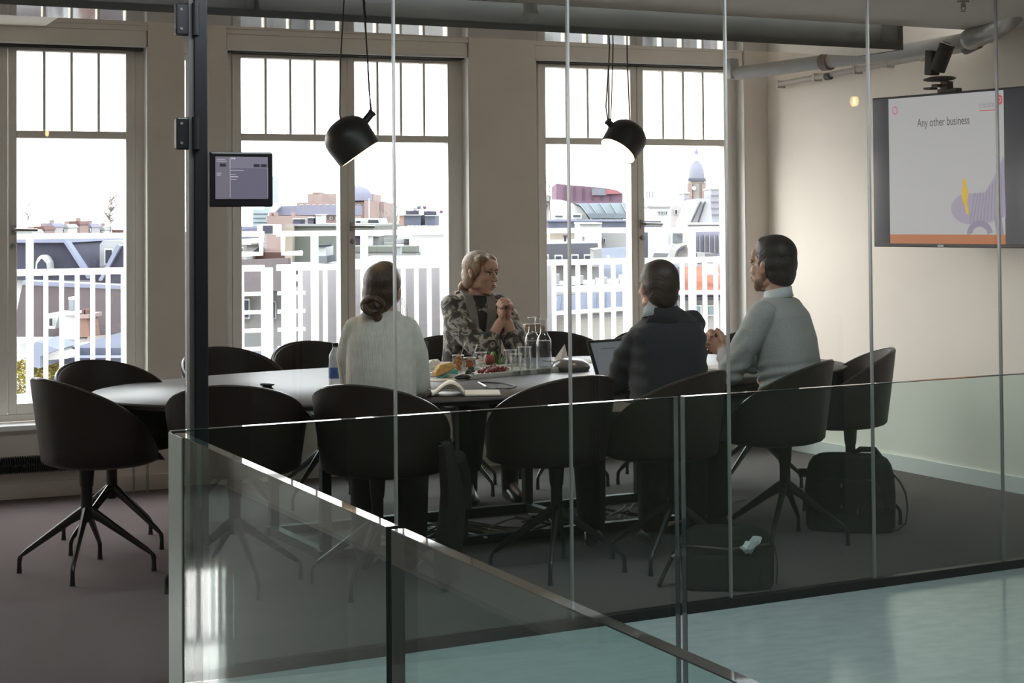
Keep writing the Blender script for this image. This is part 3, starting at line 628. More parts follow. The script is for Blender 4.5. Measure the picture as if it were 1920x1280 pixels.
a = [tz(895, 718), tz(915, 718), tz(945, 720), tz(968, 725), tz(955, 730), tz(930, 730), tz(912, 727), tz(897, 719)]
t = empty('charging_cable', a[0], 0, 'loop of thin black cable with silver plug above the notebook', 'cable')
q = MB(); q.tube([V(p)-a[0]+V((0, 0, .004)) for p in a], .0032, 6); q.build('cable', cabm[2], t, True)
q = MB(); q.tube([a[7]-a[0]+V((0, 0, .005)), a[6]-a[0]+V((0, 0, .005))], .005, 8); q.build('plug', chrome, t, True)
t = empty('fabric_pouch', (4.19, 9.17, .846), .2, 'beige fabric pouch resting on top of a chair back behind the carafes', 'pouch')
q = MB(); q.bb((-.075, -.022, 0), (.075, .022, .036)); q.build('pouch_body', mat('pouch_beige', (.50, .36, .28), .8, var=.1, vscale=30), t, bev=.012)
q = MB(); q.bb((-.066, -.02, .036), (.05, .02, .048)); q.build('pouch_flap', mat('pouch_light', (.60, .45, .36), .8, var=.1), t, bev=.005)

# ------------------------------------------------------------------ television
P0 = V((5.8, 8.086, 2.165)); TD = V((.2079, -.9781, 0)); ta = atan2(TD.y, TD.x)
tv = empty('television', P0, ta, 'large flat black television on the right wall showing a presentation slide', 'television')
TW, TH = 1.476, .835
q = MB(); q.bb((0, .004, -TH), (TW, .05, 0)); q.build('housing', mat('tv_black', (.010, .010, .011), .3, var=.1), tv, bev=.004)
q = MB(); q.bb((.008, .0, -TH+.022), (TW-.008, .005, -.010)); sc_ = q.build('screen_glass', mat('tv_screen', (.012, .012, .016), .12, spec=.6, emit=(.03, .03, .04), estr=.6, var=.05), tv)
def flat(nm, pts, m, y=-.0006, par=sc_):
    q = MB(); q.add([(x, y, -z) for x, z in pts], [tuple(range(len(pts)))]); return q.build(nm, m, par)
rc = lambda x0, z0, x1, z1: [(x0, z0), (x1, z0), (x1, z1), (x0, z1)]
slide = emis('slide_white', (.40, .39, .395), .72)
flat('slide_page', rc(.125, .013, .91, .765), slide)
flat('slide_footer', rc(.125, .765, .91, .815), emis('slide_orange', (.34, .10, .025), .85))
ink = emis('slide_text', (.05, .045, .05), .9); lav = emis('slide_lavender', (.255, .225, .29), .85); lav2 = emis('slide_lavender_dark', (.19, .165, .23), .85)
def elp(cx, cz, rx, rz_, n=28, a0=0, a1=2*pi): return [(cx+rx*cos(a0+(a1-a0)*k/n), cz+rz_*sin(a0+(a1-a0)*k/n)) for k in range(n)]
art = flat('slide_art', elp(.68, .628, .125, .082), lav, -.0009)
flat('slide_art', [(.70, .545), (.78, .545), (.84, .47), (.90, .36), (.91, .36), (.91, .67), (.82, .70), (.72, .71)], lav, -.0010)
for k in range(11):
    u = k/10; x0, z0 = .715+.19*u, .547-.02*u-(.15*max(0, u-.35)); x1, z1 = .675+.235*u, .708-.035*u
    flat('slide_stripe', [(x0, z0), (x0+.006, z0), (x1+.006, z1), (x1, z1)], lav2, -.0013)
arc = elp(.745, .765, .085, .075, 20, pi, 2*pi); arc2 = elp(.745, .765, .05, .042, 20, 2*pi, pi)
q = MB(); vs = [(x, -.0013, -z) for x, z in arc]+[(x, -.0013, -z) for x, z in arc2[::-1]]; n_ = len(arc)
q.add(vs, [(i, i+1, n_+i+1, n_+i) for i in range(n_-1)]); q.build('slide_arch', lav2, sc_)
flat('slide_pillar', [(.84, .68), (.885, .655), (.90, .765), (.855, .765)], lav2, -.0014)
yel = emis('slide_yellow', (.50, .33, .02), .85)
flat('slide_figure', elp(.648, .490, .014, .021), yel, -.0016); flat('slide_figure', elp(.650, .55, .022, .052), yel, -.0016); flat('slide_figure', [(.640, .59), (.664, .585), (.676, .655), (.660, .66)], yel, -.0016)
def ring(nm, cx, cz, rx, rz_, m, t_=.6):
    n = 24; q = MB(); vs = []
    for k in range(n): a_ = 2*pi*k/n; vs += [(cx+rx*cos(a_), -.001, -(cz+rz_*sin(a_))), (cx+rx*t_*cos(a_), -.001, -(cz+rz_*t_*sin(a_)))]
    q.add(vs, [(2*k, 2*k+1, (2*k+3) % (2*n), (2*k+2) % (2*n)) for k in range(n)]); q.build(nm, m, sc_)
ring('slide_logo', .172, .079, .021, .025, emis('slide_pink', (.46, .15, .26), .8))
flat('slide_logo', elp(.885, .062, .020, .026), emis('slide_red', (.40, .05, .05), .85), -.001); ring('slide_logo', .885, .062, .011, .013, emis('slide_white2', (.5, .45, .45), .85))
def text(nm, s, x, z, size, m, par, sx=1.):
    cu = bpy.data.curves.new(nm, 'FONT'); cu.body = s; cu.size = size; to = bpy.data.objects.new(nm, cu); COL.objects.link(to)
    dg = bpy.context.evaluated_depsgraph_get(); me = bpy.data.meshes.new_from_object(to.evaluated_get(dg)); bpy.data.objects.remove(to)
    me.materials.clear(); me.materials.append(m); ob = bpy.data.objects.new(nm, me); COL.objects.link(ob); ob.parent = par
    ob.location = (x, -.0014, -z); ob.rotation_euler = (pi/2, 0, 0); ob.scale = (sx, 1, 1); return ob
text('slide_title', 'Any other business', .330, .178, .066, ink, sc_, .70)
text('slide_caption', 'translate', .752, .098, .047, emis('slide_grey_text', (.22, .19, .22), .85), sc_, .72)
flat('slide_rule', rc(.755, .111, .87, .1155), emis('slide_red', (.40, .05, .05)), -.001)
q = MB(); q.bb((.46, -.002, -TH+.004), (.50, .004, -TH+.014)); q.build('maker_badge', mat('badge_silver', (.7, .7, .7), .3, var=.03), tv)
q = MB(); q.bb((.6, .05, -.55), (.86, .09, -.25)); q.bar((.73, .07, -.4), (.62, .33, -.4), .05, .06); q.build('wall_arm', blacksteel, tv)
# conference camera on the top edge of the television
cb = P0+TD*.50+V((0, 0, .0)); t = empty('conference_camera', cb, ta, 'black swivelling conference camera standing on top edge of television', 'camera')
bk = mat('camera_black', (.014, .013, .012), .4, var=.1)
q = MB(); q.bb((-.03, .0, .0), (.10, .05, .02)); q.box((.02, .02, .035), (.05, .05, .05)); q.build('clamp', bk, t, bev=.004)
q = MB(); q.ell((-.02, .01, .075), (.105, .06, .016)); q.build('turntable', bk, t, True)
q = MB(); q.bb((-.10, -.03, .02), (-.05, .03, .032)); q.bb((-.035, -.04, .03), (.01, .04, .045)); q.build('mount_foot', bk, t, bev=.003)
q = MB(); q.box((-.06, .0, .165), (.055, .07, .135), M.Rotation(.06, 3, 'Y')); q.build('yoke', bk, t, bev=.008)
R = M.Rotation(radians(28), 3, 'Y'); q = MB(); q.cyl((.01, -.0, .19), .042, .15, 20, R); q.build('camera_barrel', bk, t, True)
q = MB(); q.lathe([(.03, .075), (.034, .079), (.02, .072), (.001, .070)], (.01, 0, .19), 18, R); q.build('lens', mat('lens_glass', (.02, .018, .02), .1, spec=.8, var=.05), t, True)

# ------------------------------------------------------------------ bags on the floor
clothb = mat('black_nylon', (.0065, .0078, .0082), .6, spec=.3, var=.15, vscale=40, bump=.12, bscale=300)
def rbox(w, d, h, r, tp, n=9):
    # soft box with round upper corners; tapered towards the top
    ring0 = []
    for k in range(40):
        x, y = sup(w/2, d/2, 4.2, k, 40); ring0.append((x, y))
    rings = []
    for z, s in ((0, .94), (.02, 1.), (h*.5, 1.02), (h*.72, .99), (h*.86, .93), (h*.94, .84), (h*.985, .70), (h, .5)):
        rings.append([V((x*s, y*(1-(1-tp)*z/h)*(s**.5), z)) for x, y in ring0])
    return rings
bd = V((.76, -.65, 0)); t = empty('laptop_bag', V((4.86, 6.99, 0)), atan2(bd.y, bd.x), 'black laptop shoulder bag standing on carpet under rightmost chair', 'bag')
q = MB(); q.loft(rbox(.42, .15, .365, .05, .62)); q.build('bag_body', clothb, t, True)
q = MB(); q.loft(rbox(.33, .06, .24, .05, .6)); q.build('front_pocket', clothb, t, True, loc=(.0, -.075, .01))
q = MB(); q.tube([(-.21+.02, -.02, .25), (0, -.088, .24), (.19, -.03, .25)], .005, 6); q.build('zip_line', greysteel, t, True)
q = MB(); q.tube([(.02, 0, .36), (.05, 0, .385), (.12, 0, .385), (.15, 0, .345)], [.012, .014, .014, .012], 8); q.build('carry_handle', clothb, t, True)
q = MB(); pts = [(.205, 0, .27), (.235, -.01, .24), (.262, -.03, .19), (.272, -.04, .12), (.262, -.045, .05), (.225, -.045, .016), (.17, -.06, .012)]
rings = []
for i, p in enumerate(pts):
    d_ = (V(pts[min(i+1, 6)])-V(pts[max(i-1, 0)])).normalized(); w_ = V((0, 1, 0)); n_ = d_.cross(w_).normalized(); rings.append([V(p)+w_*a_*.02+n_*b3*.003 for a_, b3 in ((-1, -1), (1, -1), (1, 1), (-1, 1))])
q.loft(rings); q.build('shoulder_strap', clothb, t, bev=.001)
q = MB(); q.bb((-.245, -.02, .245), (-.195, .02, .285)); q.build('side_clip', bk, t, bev=.006)
q = MB(); q.tube([(.208, 0, .275), (.222, -.004, .262), (.228, -.008, .245)], .005, 6); q.build('strap_ring', chrome, t, True)
for x, z in ((-.03, .225), (-.03, .125), (.045, .105)):
    q = MB(); q.bb((x-.003, -.112, z-.009), (x+.003, -.106, z+.009)); q.build('zip_pull', chrome, t)
brn = mat('olive_canvas', (.021, .0185, .014), .8, spec=.2, var=.2, vscale=30, bump=.12, bscale=260)
t = empty('canvas_bag', V((3.66, 6.13, 0)), atan2(-.44, .9), 'soft dark olive canvas bag slumped by the glass wall with white tissue', 'bag')
q = MB(); q.loft(rbox(.37, .15, .25, .05, .55)); q.build('bag_body', brn, t, True)
q = MB(); q.loft(rbox(.30, .05, .13, .05, .6)); q.build('front_pocket', brn, t, True, loc=(-.02, -.072, .01))
q = MB(); q.tube([(-.17, -.035, .175), (0, -.075, .165), (.165, -.04, .18)], .006, 6); q.build('zip_line', mat('brown_zip', (.08, .055, .03), .5, var=.1), t, True)
q = MB(); q.tube([(-.16, 0, .19), (-.21, -.01, .15), (-.235, -.01, .10), (-.27, -.02, .03), (-.28, -.02, .006)], .009, 8); q.build('carry_strap', brn, t, True)
q = MB(); rings = []
for i, p in enumerate([(.165, -.01, .20), (.19, -.02, .17), (.20, -.03, .10), (.195, -.03, .02)]): rings.append([V(p)+V((.0, a_*.022, b3*.003)) for a_, b3 in ((-1, -1), (1, -1), (1, 1), (-1, 1))])
q.loft(rings); q.build('carry_strap', brn, t)
q = MB(); q.tube([(-.225, -.02, .125), (-.20, -.02, .14)], .008, 8); q.build('buckle', chrome, t, True)
t = empty('paper_tissue', V((3.66, 6.13, 0))+M.Rotation(atan2(-.44, .9), 3, 'Z') @ V((.09, -.075, .165)), .3, 'crumpled white tissue sticking out of the olive canvas bag', 'tissue')
q = MB(); rr_ = random.Random(5); rings = []
for i in range(7):
    a_ = i/6; rings.append([V(((a_-.5)*.095, .018*cos(2*pi*k/9)*rr_.uniform(.6, 1.3), .01+.030*a_*a_+.022*sin(2*pi*k/9)*rr_.uniform(.5, 1.3)*(.35+sin(pi*a_)))) for k in range(9)])
q.loft(rings); q.build('crumpled_sheet', mat('tissue_white', (.80, .84, .83), .8, var=.04), t, 20)
# coat over the cream-sweater woman's chair
t = empty('draped_coat', (2.377, 6.752, 0), rzf(.45, .89), 'long dark brown coat hanging down the right side of the near woman\'s chair', 'coat')
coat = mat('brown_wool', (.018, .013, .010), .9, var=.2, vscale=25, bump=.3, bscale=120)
q = MB(); rings = []
for z, y0, y1, b3, sw in ((.60, -.20, .06, .015, .0), (.5, -.20, .14, .02, .01), (.40, -.19, .20, .03, .02), (.30, -.17, .22, .04, .02), (.2, -.17, .19, .045, .01), (.1, -.16, .17, .045, .0), (.035, -.15, .15, .04, .0)):
    ring = []
    for k in range(30):
        a_ = 2*pi*k/30; yy = (y0+y1)/2+(y1-y0)/2*cos(a_); xx = .285+sw+b3*sin(a_)+.012*sin(a_*5+z*9); ring.append(V((xx, yy, z)))
    rings.append(ring)
q.loft(rings); q.build('coat_skirt', coat, t, True)
q = MB(); q.tube([(.30, .20, .50), (.315, .25, .42), (.32, .27, .34), (.325, .255, .27)], [.05, .05, .048, .045], 12); q.build('coat_sleeve', coat, t, True)
# ------------------------------------------------------------------ people
skin = mat('skin', (.50, .29, .21), .5, var=.06, vscale=20, bump=.05, bscale=300)
def remeshed(q, name, m, parent, vox, smooth=3, disp=None):
    me = bpy.data.meshes.new(name); me.from_pydata(q.v, [], q.f); fixn(me)
    ob = bpy.data.objects.new(name, me); COL.objects.link(ob)
    r = ob.modifiers.new('r', 'REMESH'); r.mode = 'VOXEL'; r.voxel_size = vox
    if smooth: s = ob.modifiers.new('s', 'SMOOTH'); s.iterations = smooth; s.factor = .5
    dg = bpy.context.evaluated_depsgraph_get(); me2 = bpy.data.meshes.new_from_object(ob.evaluated_get(dg)); bpy.data.objects.remove(ob); bpy.data.meshes.remove(me)
    me2.name = name; me2.materials.clear(); me2.materials.append(m)
    if disp:
        for v in me2.vertices: v.co = disp(v.co.copy(), v.normal)
    me2.polygons.foreach_set('use_smooth', [True]*len(me2.polygons)); ob = bpy.data.objects.new(name, me2); COL.objects.link(ob); ob.parent = parent; return ob
def torso(q, pts, n=2.6, seg=28):
    # pts: (centre, half width, half depth, right vector) from the hips up
    rings = []
    for i, (c, w, d, rv) in enumerate(pts):
        c = V(c); rv = V(rv).normalized(); up = (V(pts[min(i+1, len(pts)-1)][0])-V(pts[max(i-1, 0)][0])).normalized(); fw = up.cross(rv).normalized(); rv = fw.cross(up)
        rings.append([c+rv*x+fw*y for x, y in (sup(w, d, n, k, seg) for k in range(seg))])
    q.loft(rings)
class Head:
    # head frame: +y face, +z up
    def __init__(s, c, yaw, pitch=0., roll=0., k=1.): s.c = V(c); s.R = M.Rotation(yaw, 3, 'Z') @ M.Rotation(pitch, 3, 'X') @ M.Rotation(roll, 3, 'Y'); s.k = k
    def p(s, x, y, z): return s.c+s.R @ V((x, y, z))*s.k
    def ell(s, q, c, r, R=None): q.ell(s.p(*c), [v*s.k for v in r], s.R @ R if R is not None else s.R, 0, 20, 13)
    def cap(s, q, a, r0, b, r1): q.cap(s.p(*a), r0*s.k, s.p(*b), r1*s.k)
    def skull(s, q, female=False):
        s.ell(q, (0, -.014, .032), (.072, .092, .080)); s.ell(q, (0, .026, -.030), (.058 if female else .062, .060, .080))
        s.ell(q, (0, .046, -.082), (.034 if female else .040, .036, .028)); s.ell(q, (0, .072, -.098), (.018, .014, .013))
        for sx in (-1, 1):
            s.ell(q, (sx*.036, .052, -.022), (.026, .028, .028)); s.ell(q, (sx*.05, .005, -.065), (.016, .032, .022))
            s.ell(q, (sx*.031, .070, .024), (.024, .016, .009)); s.ell(q, (sx*.074, -.008, -.008), (.0065, .015, .027), M.Rotation(sx*-.35, 3, 'Z')); s.ell(q, (sx*.078, -.012, .006), (.006, .012, .015))
            s.ell(q, (sx*.010, .095, -.030), (.009, .010, .008))
        s.ell(q, (0, .062, .045), (.052, .030, .034)); s.cap(q, (0, .082, .014), .0075, (0, .107, -.026), .0098)
        s.ell(q, (0, .083, -.060), (.026, .014, .020))
    def face(s, par, lipm, browm, irism):
        for sx in (-1, 1):
            q = MB(); s.ell(q, (sx*.030, .0745, .004), (.0125, .0095, .0085)); e = q.build('eye', mat('eye_white', (.62, .58, .55), .2, var=.02), par, True)
            q = MB(); s.ell(q, (sx*.030, .0822, .004), (.0062, .003, .0062)); q.build('iris', irism, e, True)
            q = MB(); q.tube([s.p(sx*.016, .0842, .010), s.p(sx*.030, .0858, .0135), s.p(sx*.046, .0765, .009)], .0028*s.k, 6); q.build('eyelid', mat('lash_dark', (.10, .06, .045), .6, var=.1), par, True)
            q = MB(); q.tube([s.p(sx*.012, .0885, .024), s.p(sx*.03, .0885, .030), s.p(sx*.052, .074, .024)], [.0028*s.k, .0034*s.k, .0016*s.k], 6); q.build('eyebrow', browm, par, True)
        q = MB(); s.ell(q, (0, .0955, -.0555), (.022, .006, .0045)); s.ell(q, (0, .095, -.0645), (.019, .007, .0055)); q.build('lips', lipm, par, True)
def hand(q, wrist, fdir, up, side, k=1., curl=.5):
    # relaxed hand: palm, four bent fingers of different lengths, thumb from the side of the palm
    w = V(wrist); f = V(fdir).normalized(); u = V(up); u = (u-f*u.dot(f)).normalized(); s = f.cross(u)*side
    R = M((s, f, u)).transposed(); q.ell(w+f*.05*k, (.040*k, .054*k, .015*k), R)
    for i, L in enumerate((.072, .082, .076, .060)):
        b0 = w+f*.088*k+s*(.030-.020*i)*k; a = curl*.5; d1 = (f*cos(a)-u*sin(a)); p1 = b0+d1*L*.5*k; d2 = (f*cos(a+curl)-u*sin(a+curl)); p2 = p1+d2*L*.32*k; d3 = (f*cos(a+curl*1.8)-u*sin(a+curl*1.8)); p3 = p2+d3*L*.25*k
        q.cap(b0-f*.02*k, .0095*k, p1, .0088*k); q.cap(p1, .0088*k, p2, .0080*k); q.cap(p2, .0080*k, p3, .0070*k)
    t0 = w+f*.025*k+s*.034*k; t1 = t0+(f*.55+s*.75-u*.2).normalized()*.042*k; t2 = t1+(f*.95+s*.15-u*.3).normalized()*.032*k
    q.cap(t0, .014*k, t1, .0105*k); q.cap(t1, .0105*k, t2, .0085*k)
def clasped(q, H, fwd, up, k=1.):
    # two hands folded together: palms meet, each hand's fingers close over the back of the other
    H = V(H); f = V(fwd).normalized(); u = V(up); u = (u-f*u.dot(f)).normalized(); s = f.cross(u)
    for sd in (-1, 1):
        R = M((s, f, u)).transposed(); q.ell(H+s*sd*.019*k-f*.008*k, (.016*k, .046*k, .040*k), R)
        for i in range(4):
            z = (.032-.021*i+(.010 if sd > 0 else 0))*k; b0 = H+s*sd*.022*k+f*.030*k+u*z; L = (1., 1.08, 1.02, .85)[i]
            p1 = H+s*sd*.010*k+f*(.060*L)*k+u*z; p2 = H-s*sd*.024*k+f*(.056*L)*k+u*z; p3 = H-s*sd*.041*k+f*(.030)*k+u*(z-.004*k)
            q.cap(b0, .0100*k, p1, .0096*k); q.cap(p1, .0096*k, p2, .0090*k); q.cap(p2, .0090*k, p3, .0080*k)
        t0 = H+s*sd*.022*k-f*.018*k+u*.036*k; t1 = H+s*sd*.016*k+f*.010*k+u*.056*k; t2 = H+s*sd*.004*k+f*.036*k+u*(.058+.006*sd)*k
        q.cap(t0, .0125*k, t1, .0105*k); q.cap(t1, .0105*k, t2, .0085*k)
def limb(q, pts):
    for (a, r0), (b, r1) in zip(pts, pts[1:]): q.cap(a, r0, b, r1)
def legs(q, L, g=0.):
    for h, k, a, toe in L: limb(q, [(h, .056+g), (k, .050+g), ((V(k)*.62+V(a)*.38), .054+g), (a, .030+g)]); q.cap(V(a)+V((0, 0, -.04)), .024, V(toe)-(V(toe)-V(a))*.12, .016)
def trousers(q, L, cut=.0, g=.016):
    for h, k, a, toe in L:
        e = V(k).lerp(V(a), 1-cut); limb(q, [(h, .088+g), (k, .062+g), (e, .050+g*.9)])
def shoe(par, a, toe, m, boot=0., nm='shoe'):
    a = V(a); toe = V(toe); q = MB(); d = toe-a; d.z = 0; L = d.length; d.normalize(); s = V((d.y, -d.x, 0)); rings = []
    for u, w, h in ((-.055, .026, .055), (-.04, .034, .075), (.0, .038, .085), (L*.35, .040, .068), (L*.7, .043, .05), (L*.95, .038, .036), (L*1.12, .018, .024)):
        c = V((a.x, a.y, 0))+d*u; rings.append([c+s*w*cos(t)+V((0, 0, max(.0, h*.5+h*.5*sin(t)))) for t in [2*pi*k/12 for k in range(12)]])
    q.loft(rings)
    if boot: q.lathe([(.044, .05), (.046, .09), (.049, boot), (.040, boot)], (a.x-d.x*.01, a.y-d.y*.01, 0), 14)
    return q.build(nm, m, par, True)
Z = (1, 0, 0)

# ---- woman in the cream sweater, seen from behind
p = empty('person', (2.392, 6.752, 0), rzf(.42, .907), 'woman with low brown bun and cream knit sweater, sitting with her back to us', 'person')
LG = [((-.085, .02, .555), (-.10, .40, .545), (-.10, .40, .10), (-.10, .54, .032)), ((.085, .02, .555), (.10, .40, .545), (.10, .38, .10), (.11, .52, .032))]
SH = ((-.128, .065, 1.06), (.128, .065, 1.06)); EL = ((-.122, .13, .83), (.140, .10, .82)); WR = ((-.09, .34, .775), (.150, .29, .775))
H = Head((.006, .075, 1.205), radians(-10), radians(-4), radians(3), .98)
q = MB(); torso(q, [((0, 0, .49), .165, .115, Z), ((0, .01, .60), .165, .11, Z), ((0, .03, .74), .135, .10, Z), ((0, .05, .90), .12, .10, Z), ((0, .06, 1.0), .12, .085, Z), ((0, .06, 1.06), .08, .06, Z), ((0, .062, 1.12), .05, .05, Z)])
legs(q, LG); H.skull(q, True); H.cap(q, (0, -.025, -.07), .048, (0, -.03, -.15), .052)
for s in (0, 1): limb(q, [((SH[s][0]*.82, SH[s][1], SH[s][2]-.03), 0.040), (EL[s], 0.035), (WR[s], .027)]); hand(q, WR[s], (V(WR[s])-V(EL[s]))+V((0, 0, .0)), (0, 0, 1), 1 if s == 0 else -1, .92, .45)
remeshed(q, 'body', skin, p, .0048, 2)
knit = mat('cream_rib_knit', (.64, .61, .54), .9, var=.10, vscale=60, bump=.55, bscale=80, kind='wave', stretch=(1., .5, .55), sheen=.2)
q = MB(); torso(q, [((0, -.01, .60), .140, .128, Z), ((0, -.005, .64), .148, .134, Z), ((0, .01, .74), .145, .132, Z), ((0, .03, .88), .143, .128, Z), ((0, .05, .99), .142, .118, Z), ((0, .058, 1.055), .128, .095, Z), ((0, .06, 1.095), .098, .076, Z), ((0, .06, 1.125), .074, .066, Z)], 2.3)
limb(q, [((-.100, .06, 1.042), .062), ((-.128, .085, .94), .064), (EL[0], .060), (V(EL[0]).lerp(V(WR[0]), .75), .046)]); limb(q, [((.100, .06, 1.042), .062), ((.130, .075, .94), .066), (EL[1], .062), (V(EL[1]).lerp(V(WR[1]), .72), .050)])
remeshed(q, 'sweater', knit, p, .007, 6)
q = MB(); trousers(q, LG, 0, .016); torso(q, [((0, 0, .47), .175, .125, Z), ((0, .0, .60), .172, .122, Z), ((0, .01, .66), .155, .115, Z)])
remeshed(q, 'trousers', mat('dark_brown_trousers', (.020, .015, .012), .8, var=.1), p, .009, 3)
bhair = mat('brown_hair', (.034, .016, .009), .38, var=.55, vscale=26, stretch=(3, 3, .6), bump=.6, bscale=70)
q = MB(); H.ell(q, (0, -.020, .040), (.081, .098, .084)); H.ell(q, (0, -.045, -.01), (.078, .068, .075)); H.ell(q, (.012, -.03, .085), (.055, .06, .045)); H.ell(q, (-.01, -.075, -.055), (.062, .045, .046))
H.ell(q, (.0, -.03, -.09), (.05, .04, .03)); remeshed(q, 'hair', bhair, p, .005, 12)
q = MB(); r_ = random.Random(2)
for k in range(7):
    a0 = k*.9; pts = []
    for j in range(9): a = a0+j*.5; pts.append(H.p(-.008+(.046-.004*k)*cos(a), -.108-.012*sin(j*.7)+.006*(k % 3), -.066+(.034-.003*k)*sin(a)))
    q.tube(pts, [.008, .013, .015, .016, .016, .015, .014, .012, .007], 8)
q.ell(H.p(-.005, -.095, -.062), (.044, .026, .036), H.R); q.tube([H.p(.0, -.09, -.09), H.p(.01, -.085, -.115), H.p(.012, -.07, -.128)], [.022, .02, .008], 8)
q.build('hair_bun', mat('brown_hair_light', (.055, .028, .014), .38, var=.6, vscale=30, stretch=(3, 3, .6), bump=.5, bscale=80), p, True)
q = MB()
for k in range(5): q.tube([H.p(.072+.002*k, .0+.008*k, -.02), H.p(.083+.004*k, .01+.01*k, -.07), H.p(.078+.006*k, .015+.01*k, -.12)], .0007, 5)
f = q.build('loose_strands', bhair, p); f['kind'] = 'stuff'
for s in (0, 1): shoe(p, LG[s][2], LG[s][3], blacksteel if False else mat('black_boot', (.012, .011, .011), .35, var=.1), .2, 'boot')

# ---- blonde woman across the table, hands clasped
p = empty('person', (3.69, 8.93, 0), rzf(-.06, -1), 'blonde woman in grey patterned cardigan facing us with clasped hands and elbows on table', 'person')
LG = [((-.085, .02, .56), (-.11, .40, .55), (-.09, .40, .13), (-.10, .54, .034)), ((.085, .02, .56), (.10, .38, .55), (.13, .36, .13), (.16, .50, .034))]
SH = ((-.158, .09, 1.055), (.158, .09, 1.055)); EL = ((-.140, .335, .800), (.035, .340, .795)); HC_ = V((-.085, .345, 1.005)); WR = (HC_+V((-.022, -.016, -.062)), HC_+V((.022, -.016, -.062)))
H = Head((-.030, .115, 1.205), radians(33), radians(-5), radians(-2), 1.03)
q = MB(); torso(q, [((0, 0, .49), .165, .115, Z), ((0, .01, .60), .165, .11, Z), ((0, .04, .76), .13, .10, Z), ((0, .065, .92), .125, .095, Z), ((0, .085, 1.0), .125, .085, Z), ((-.005, .09, 1.06), .08, .055, Z), ((-.01, .095, 1.10), .052, .05, Z)])
legs(q, LG); H.skull(q, True); q.cap(H.p(0, -.02, -.07), .047, (-.008, .085, 1.06), .052)
for s in (0, 1): limb(q, [((SH[s][0]*.82, SH[s][1], SH[s][2]-.03), 0.038), (EL[s], 0.036), (WR[s], .027)])
clasped(q, HC_, (.0, .26, .97), (.0, -.97, .26), .95)
bd = remeshed(q, 'body', mat('skin_fair', (.55, .33, .24), .5, var=.06, vscale=20, bump=.04, bscale=300), p, .0042, 1)
H.face(bd, mat('lips_rose', (.38, .17, .13), .4, var=.05), mat('blonde_brow', (.20, .12, .06), .7, var=.1), mat('iris_blue', (.06, .08, .10), .2, var=.1))
camo = mat('camo_knit', (.10, .10, .09), .85, var=.1, sheen=.15)
n = camo.node_tree; pb_ = n.nodes['Principled BSDF']; tcn = n.nodes.new('ShaderNodeTexCoord'); nz = n.nodes.new('ShaderNodeTexNoise'); nz.inputs['Scale'].default_value = 19; nz.inputs['Detail'].default_value = 3; nz.inputs['Distortion'].default_value = .8
n.links.new(tcn.outputs['Object'], nz.inputs['Vector']); cr = n.nodes.new('ShaderNodeValToRGB'); cr.color_ramp.interpolation = 'CONSTANT'
for i, (ps_, c_) in enumerate(((0, (.028, .030, .027)), (.43, (.075, .045, .042)), (.47, (.13, .135, .11)), (.52, (.42, .39, .35)), (.62, (.07, .075, .062)))):
    el = cr.color_ramp.elements[i] if i < 2 else cr.color_ramp.elements.new(ps_)
    el.position = ps_; el.color = (*c_, 1)
n.links.new(nz.outputs['Fac'], cr.inputs[0]); n.links.new(cr.outputs[0], pb_.inputs['Base Color'])
q = MB(); torso(q, [((0, .0, .58), .165, .128, Z), ((0, .02, .66), .168, .13, Z), ((0, .045, .78), .162, .125, Z), ((0, .07, .92), .166, .122, Z), ((0, .088, 1.02), .166, .105, Z), ((0, .09, 1.06), .135, .078, Z), ((-.004, .09, 1.085), .085, .058, Z)], 2.4)
for s in (0, 1): limb(q, [((SH[s][0]*.85, .09, 1.03), .062), (V(SH[s]).lerp(V(EL[s]), .4)+V((SH[s][0]*.10, -.012, -.015)), .072), (V(EL[s])+V((SH[s][0]*.12, -.01, .02)), .068), (V(EL[s]).lerp(V(WR[s]), .40), .052)])
remeshed(q, 'cardigan', camo, p, .007, 5)
q = MB()
for s, x in ((-1, -.058), (1, .045)):
    pts = [(x*1.1, .060, 1.108), (x*1.25, .150, 1.075), (x*1.1, .200, .99), (x*.85, .206, .90), (x*.65, .202, .80)]; rings = []
    for i, c_ in enumerate(pts):
        d_ = (V(pts[min(i+1, 4)])-V(pts[max(i-1, 0)])).normalized(); w_ = V((1, 0, 0)); n_ = d_.cross(w_).normalized(); rings.append([V(c_)+w_*a_*.026+n_*b3*.010 for a_, b3 in ((-1, -1), (1, -1), (1, 1), (-1, 1))])
    q.loft(rings)
q.build('cardigan_border', mat('grey_rib_band', (.24, .235, .215), .85, var=.08, vscale=60, bump=.5, bscale=200), p, True, bev=.004)
q = MB(); torso(q, [((-.004, .10, .66), .06, .115, Z), ((-.004, .115, .82), .06, .090, Z), ((-.004, .118, .96), .06, .088, Z), ((-.006, .112, 1.05), .062, .062, Z), ((-.008, .108, 1.078), .054, .056, Z)]); remeshed(q, 'top', mat('dark_green_top', (.022, .027, .024), .8, var=.1), p, .008, 3)
q = MB(); trousers(q, LG, .18, .014); torso(q, [((0, 0, .47), .17, .12, Z), ((0, .0, .62), .165, .118, Z)]); remeshed(q, 'trousers', mat('navy_trousers', (.014, .015, .019), .8, var=.1), p, .009, 3)
hb = mat('blonde_hair', (.26, .155, .075), .4, var=.35, vscale=30, stretch=(3, 3, .5), bump=.5, bscale=80)
q = MB(); H.ell(q, (0, -.024, .038), (.080, .094, .083)); H.ell(q, (0, -.045, -.015), (.077, .066, .07)); H.ell(q, (-.034, .024, .070), (.042, .044, .034)); H.ell(q, (.034, .024, .070), (.042, .044, .034))
for s in (-1, 1): H.ell(q, (s*.065, .008, .022), (.013, .036, .046)); H.ell(q, (s*.068, -.03, -.045), (.015, .04, .045))
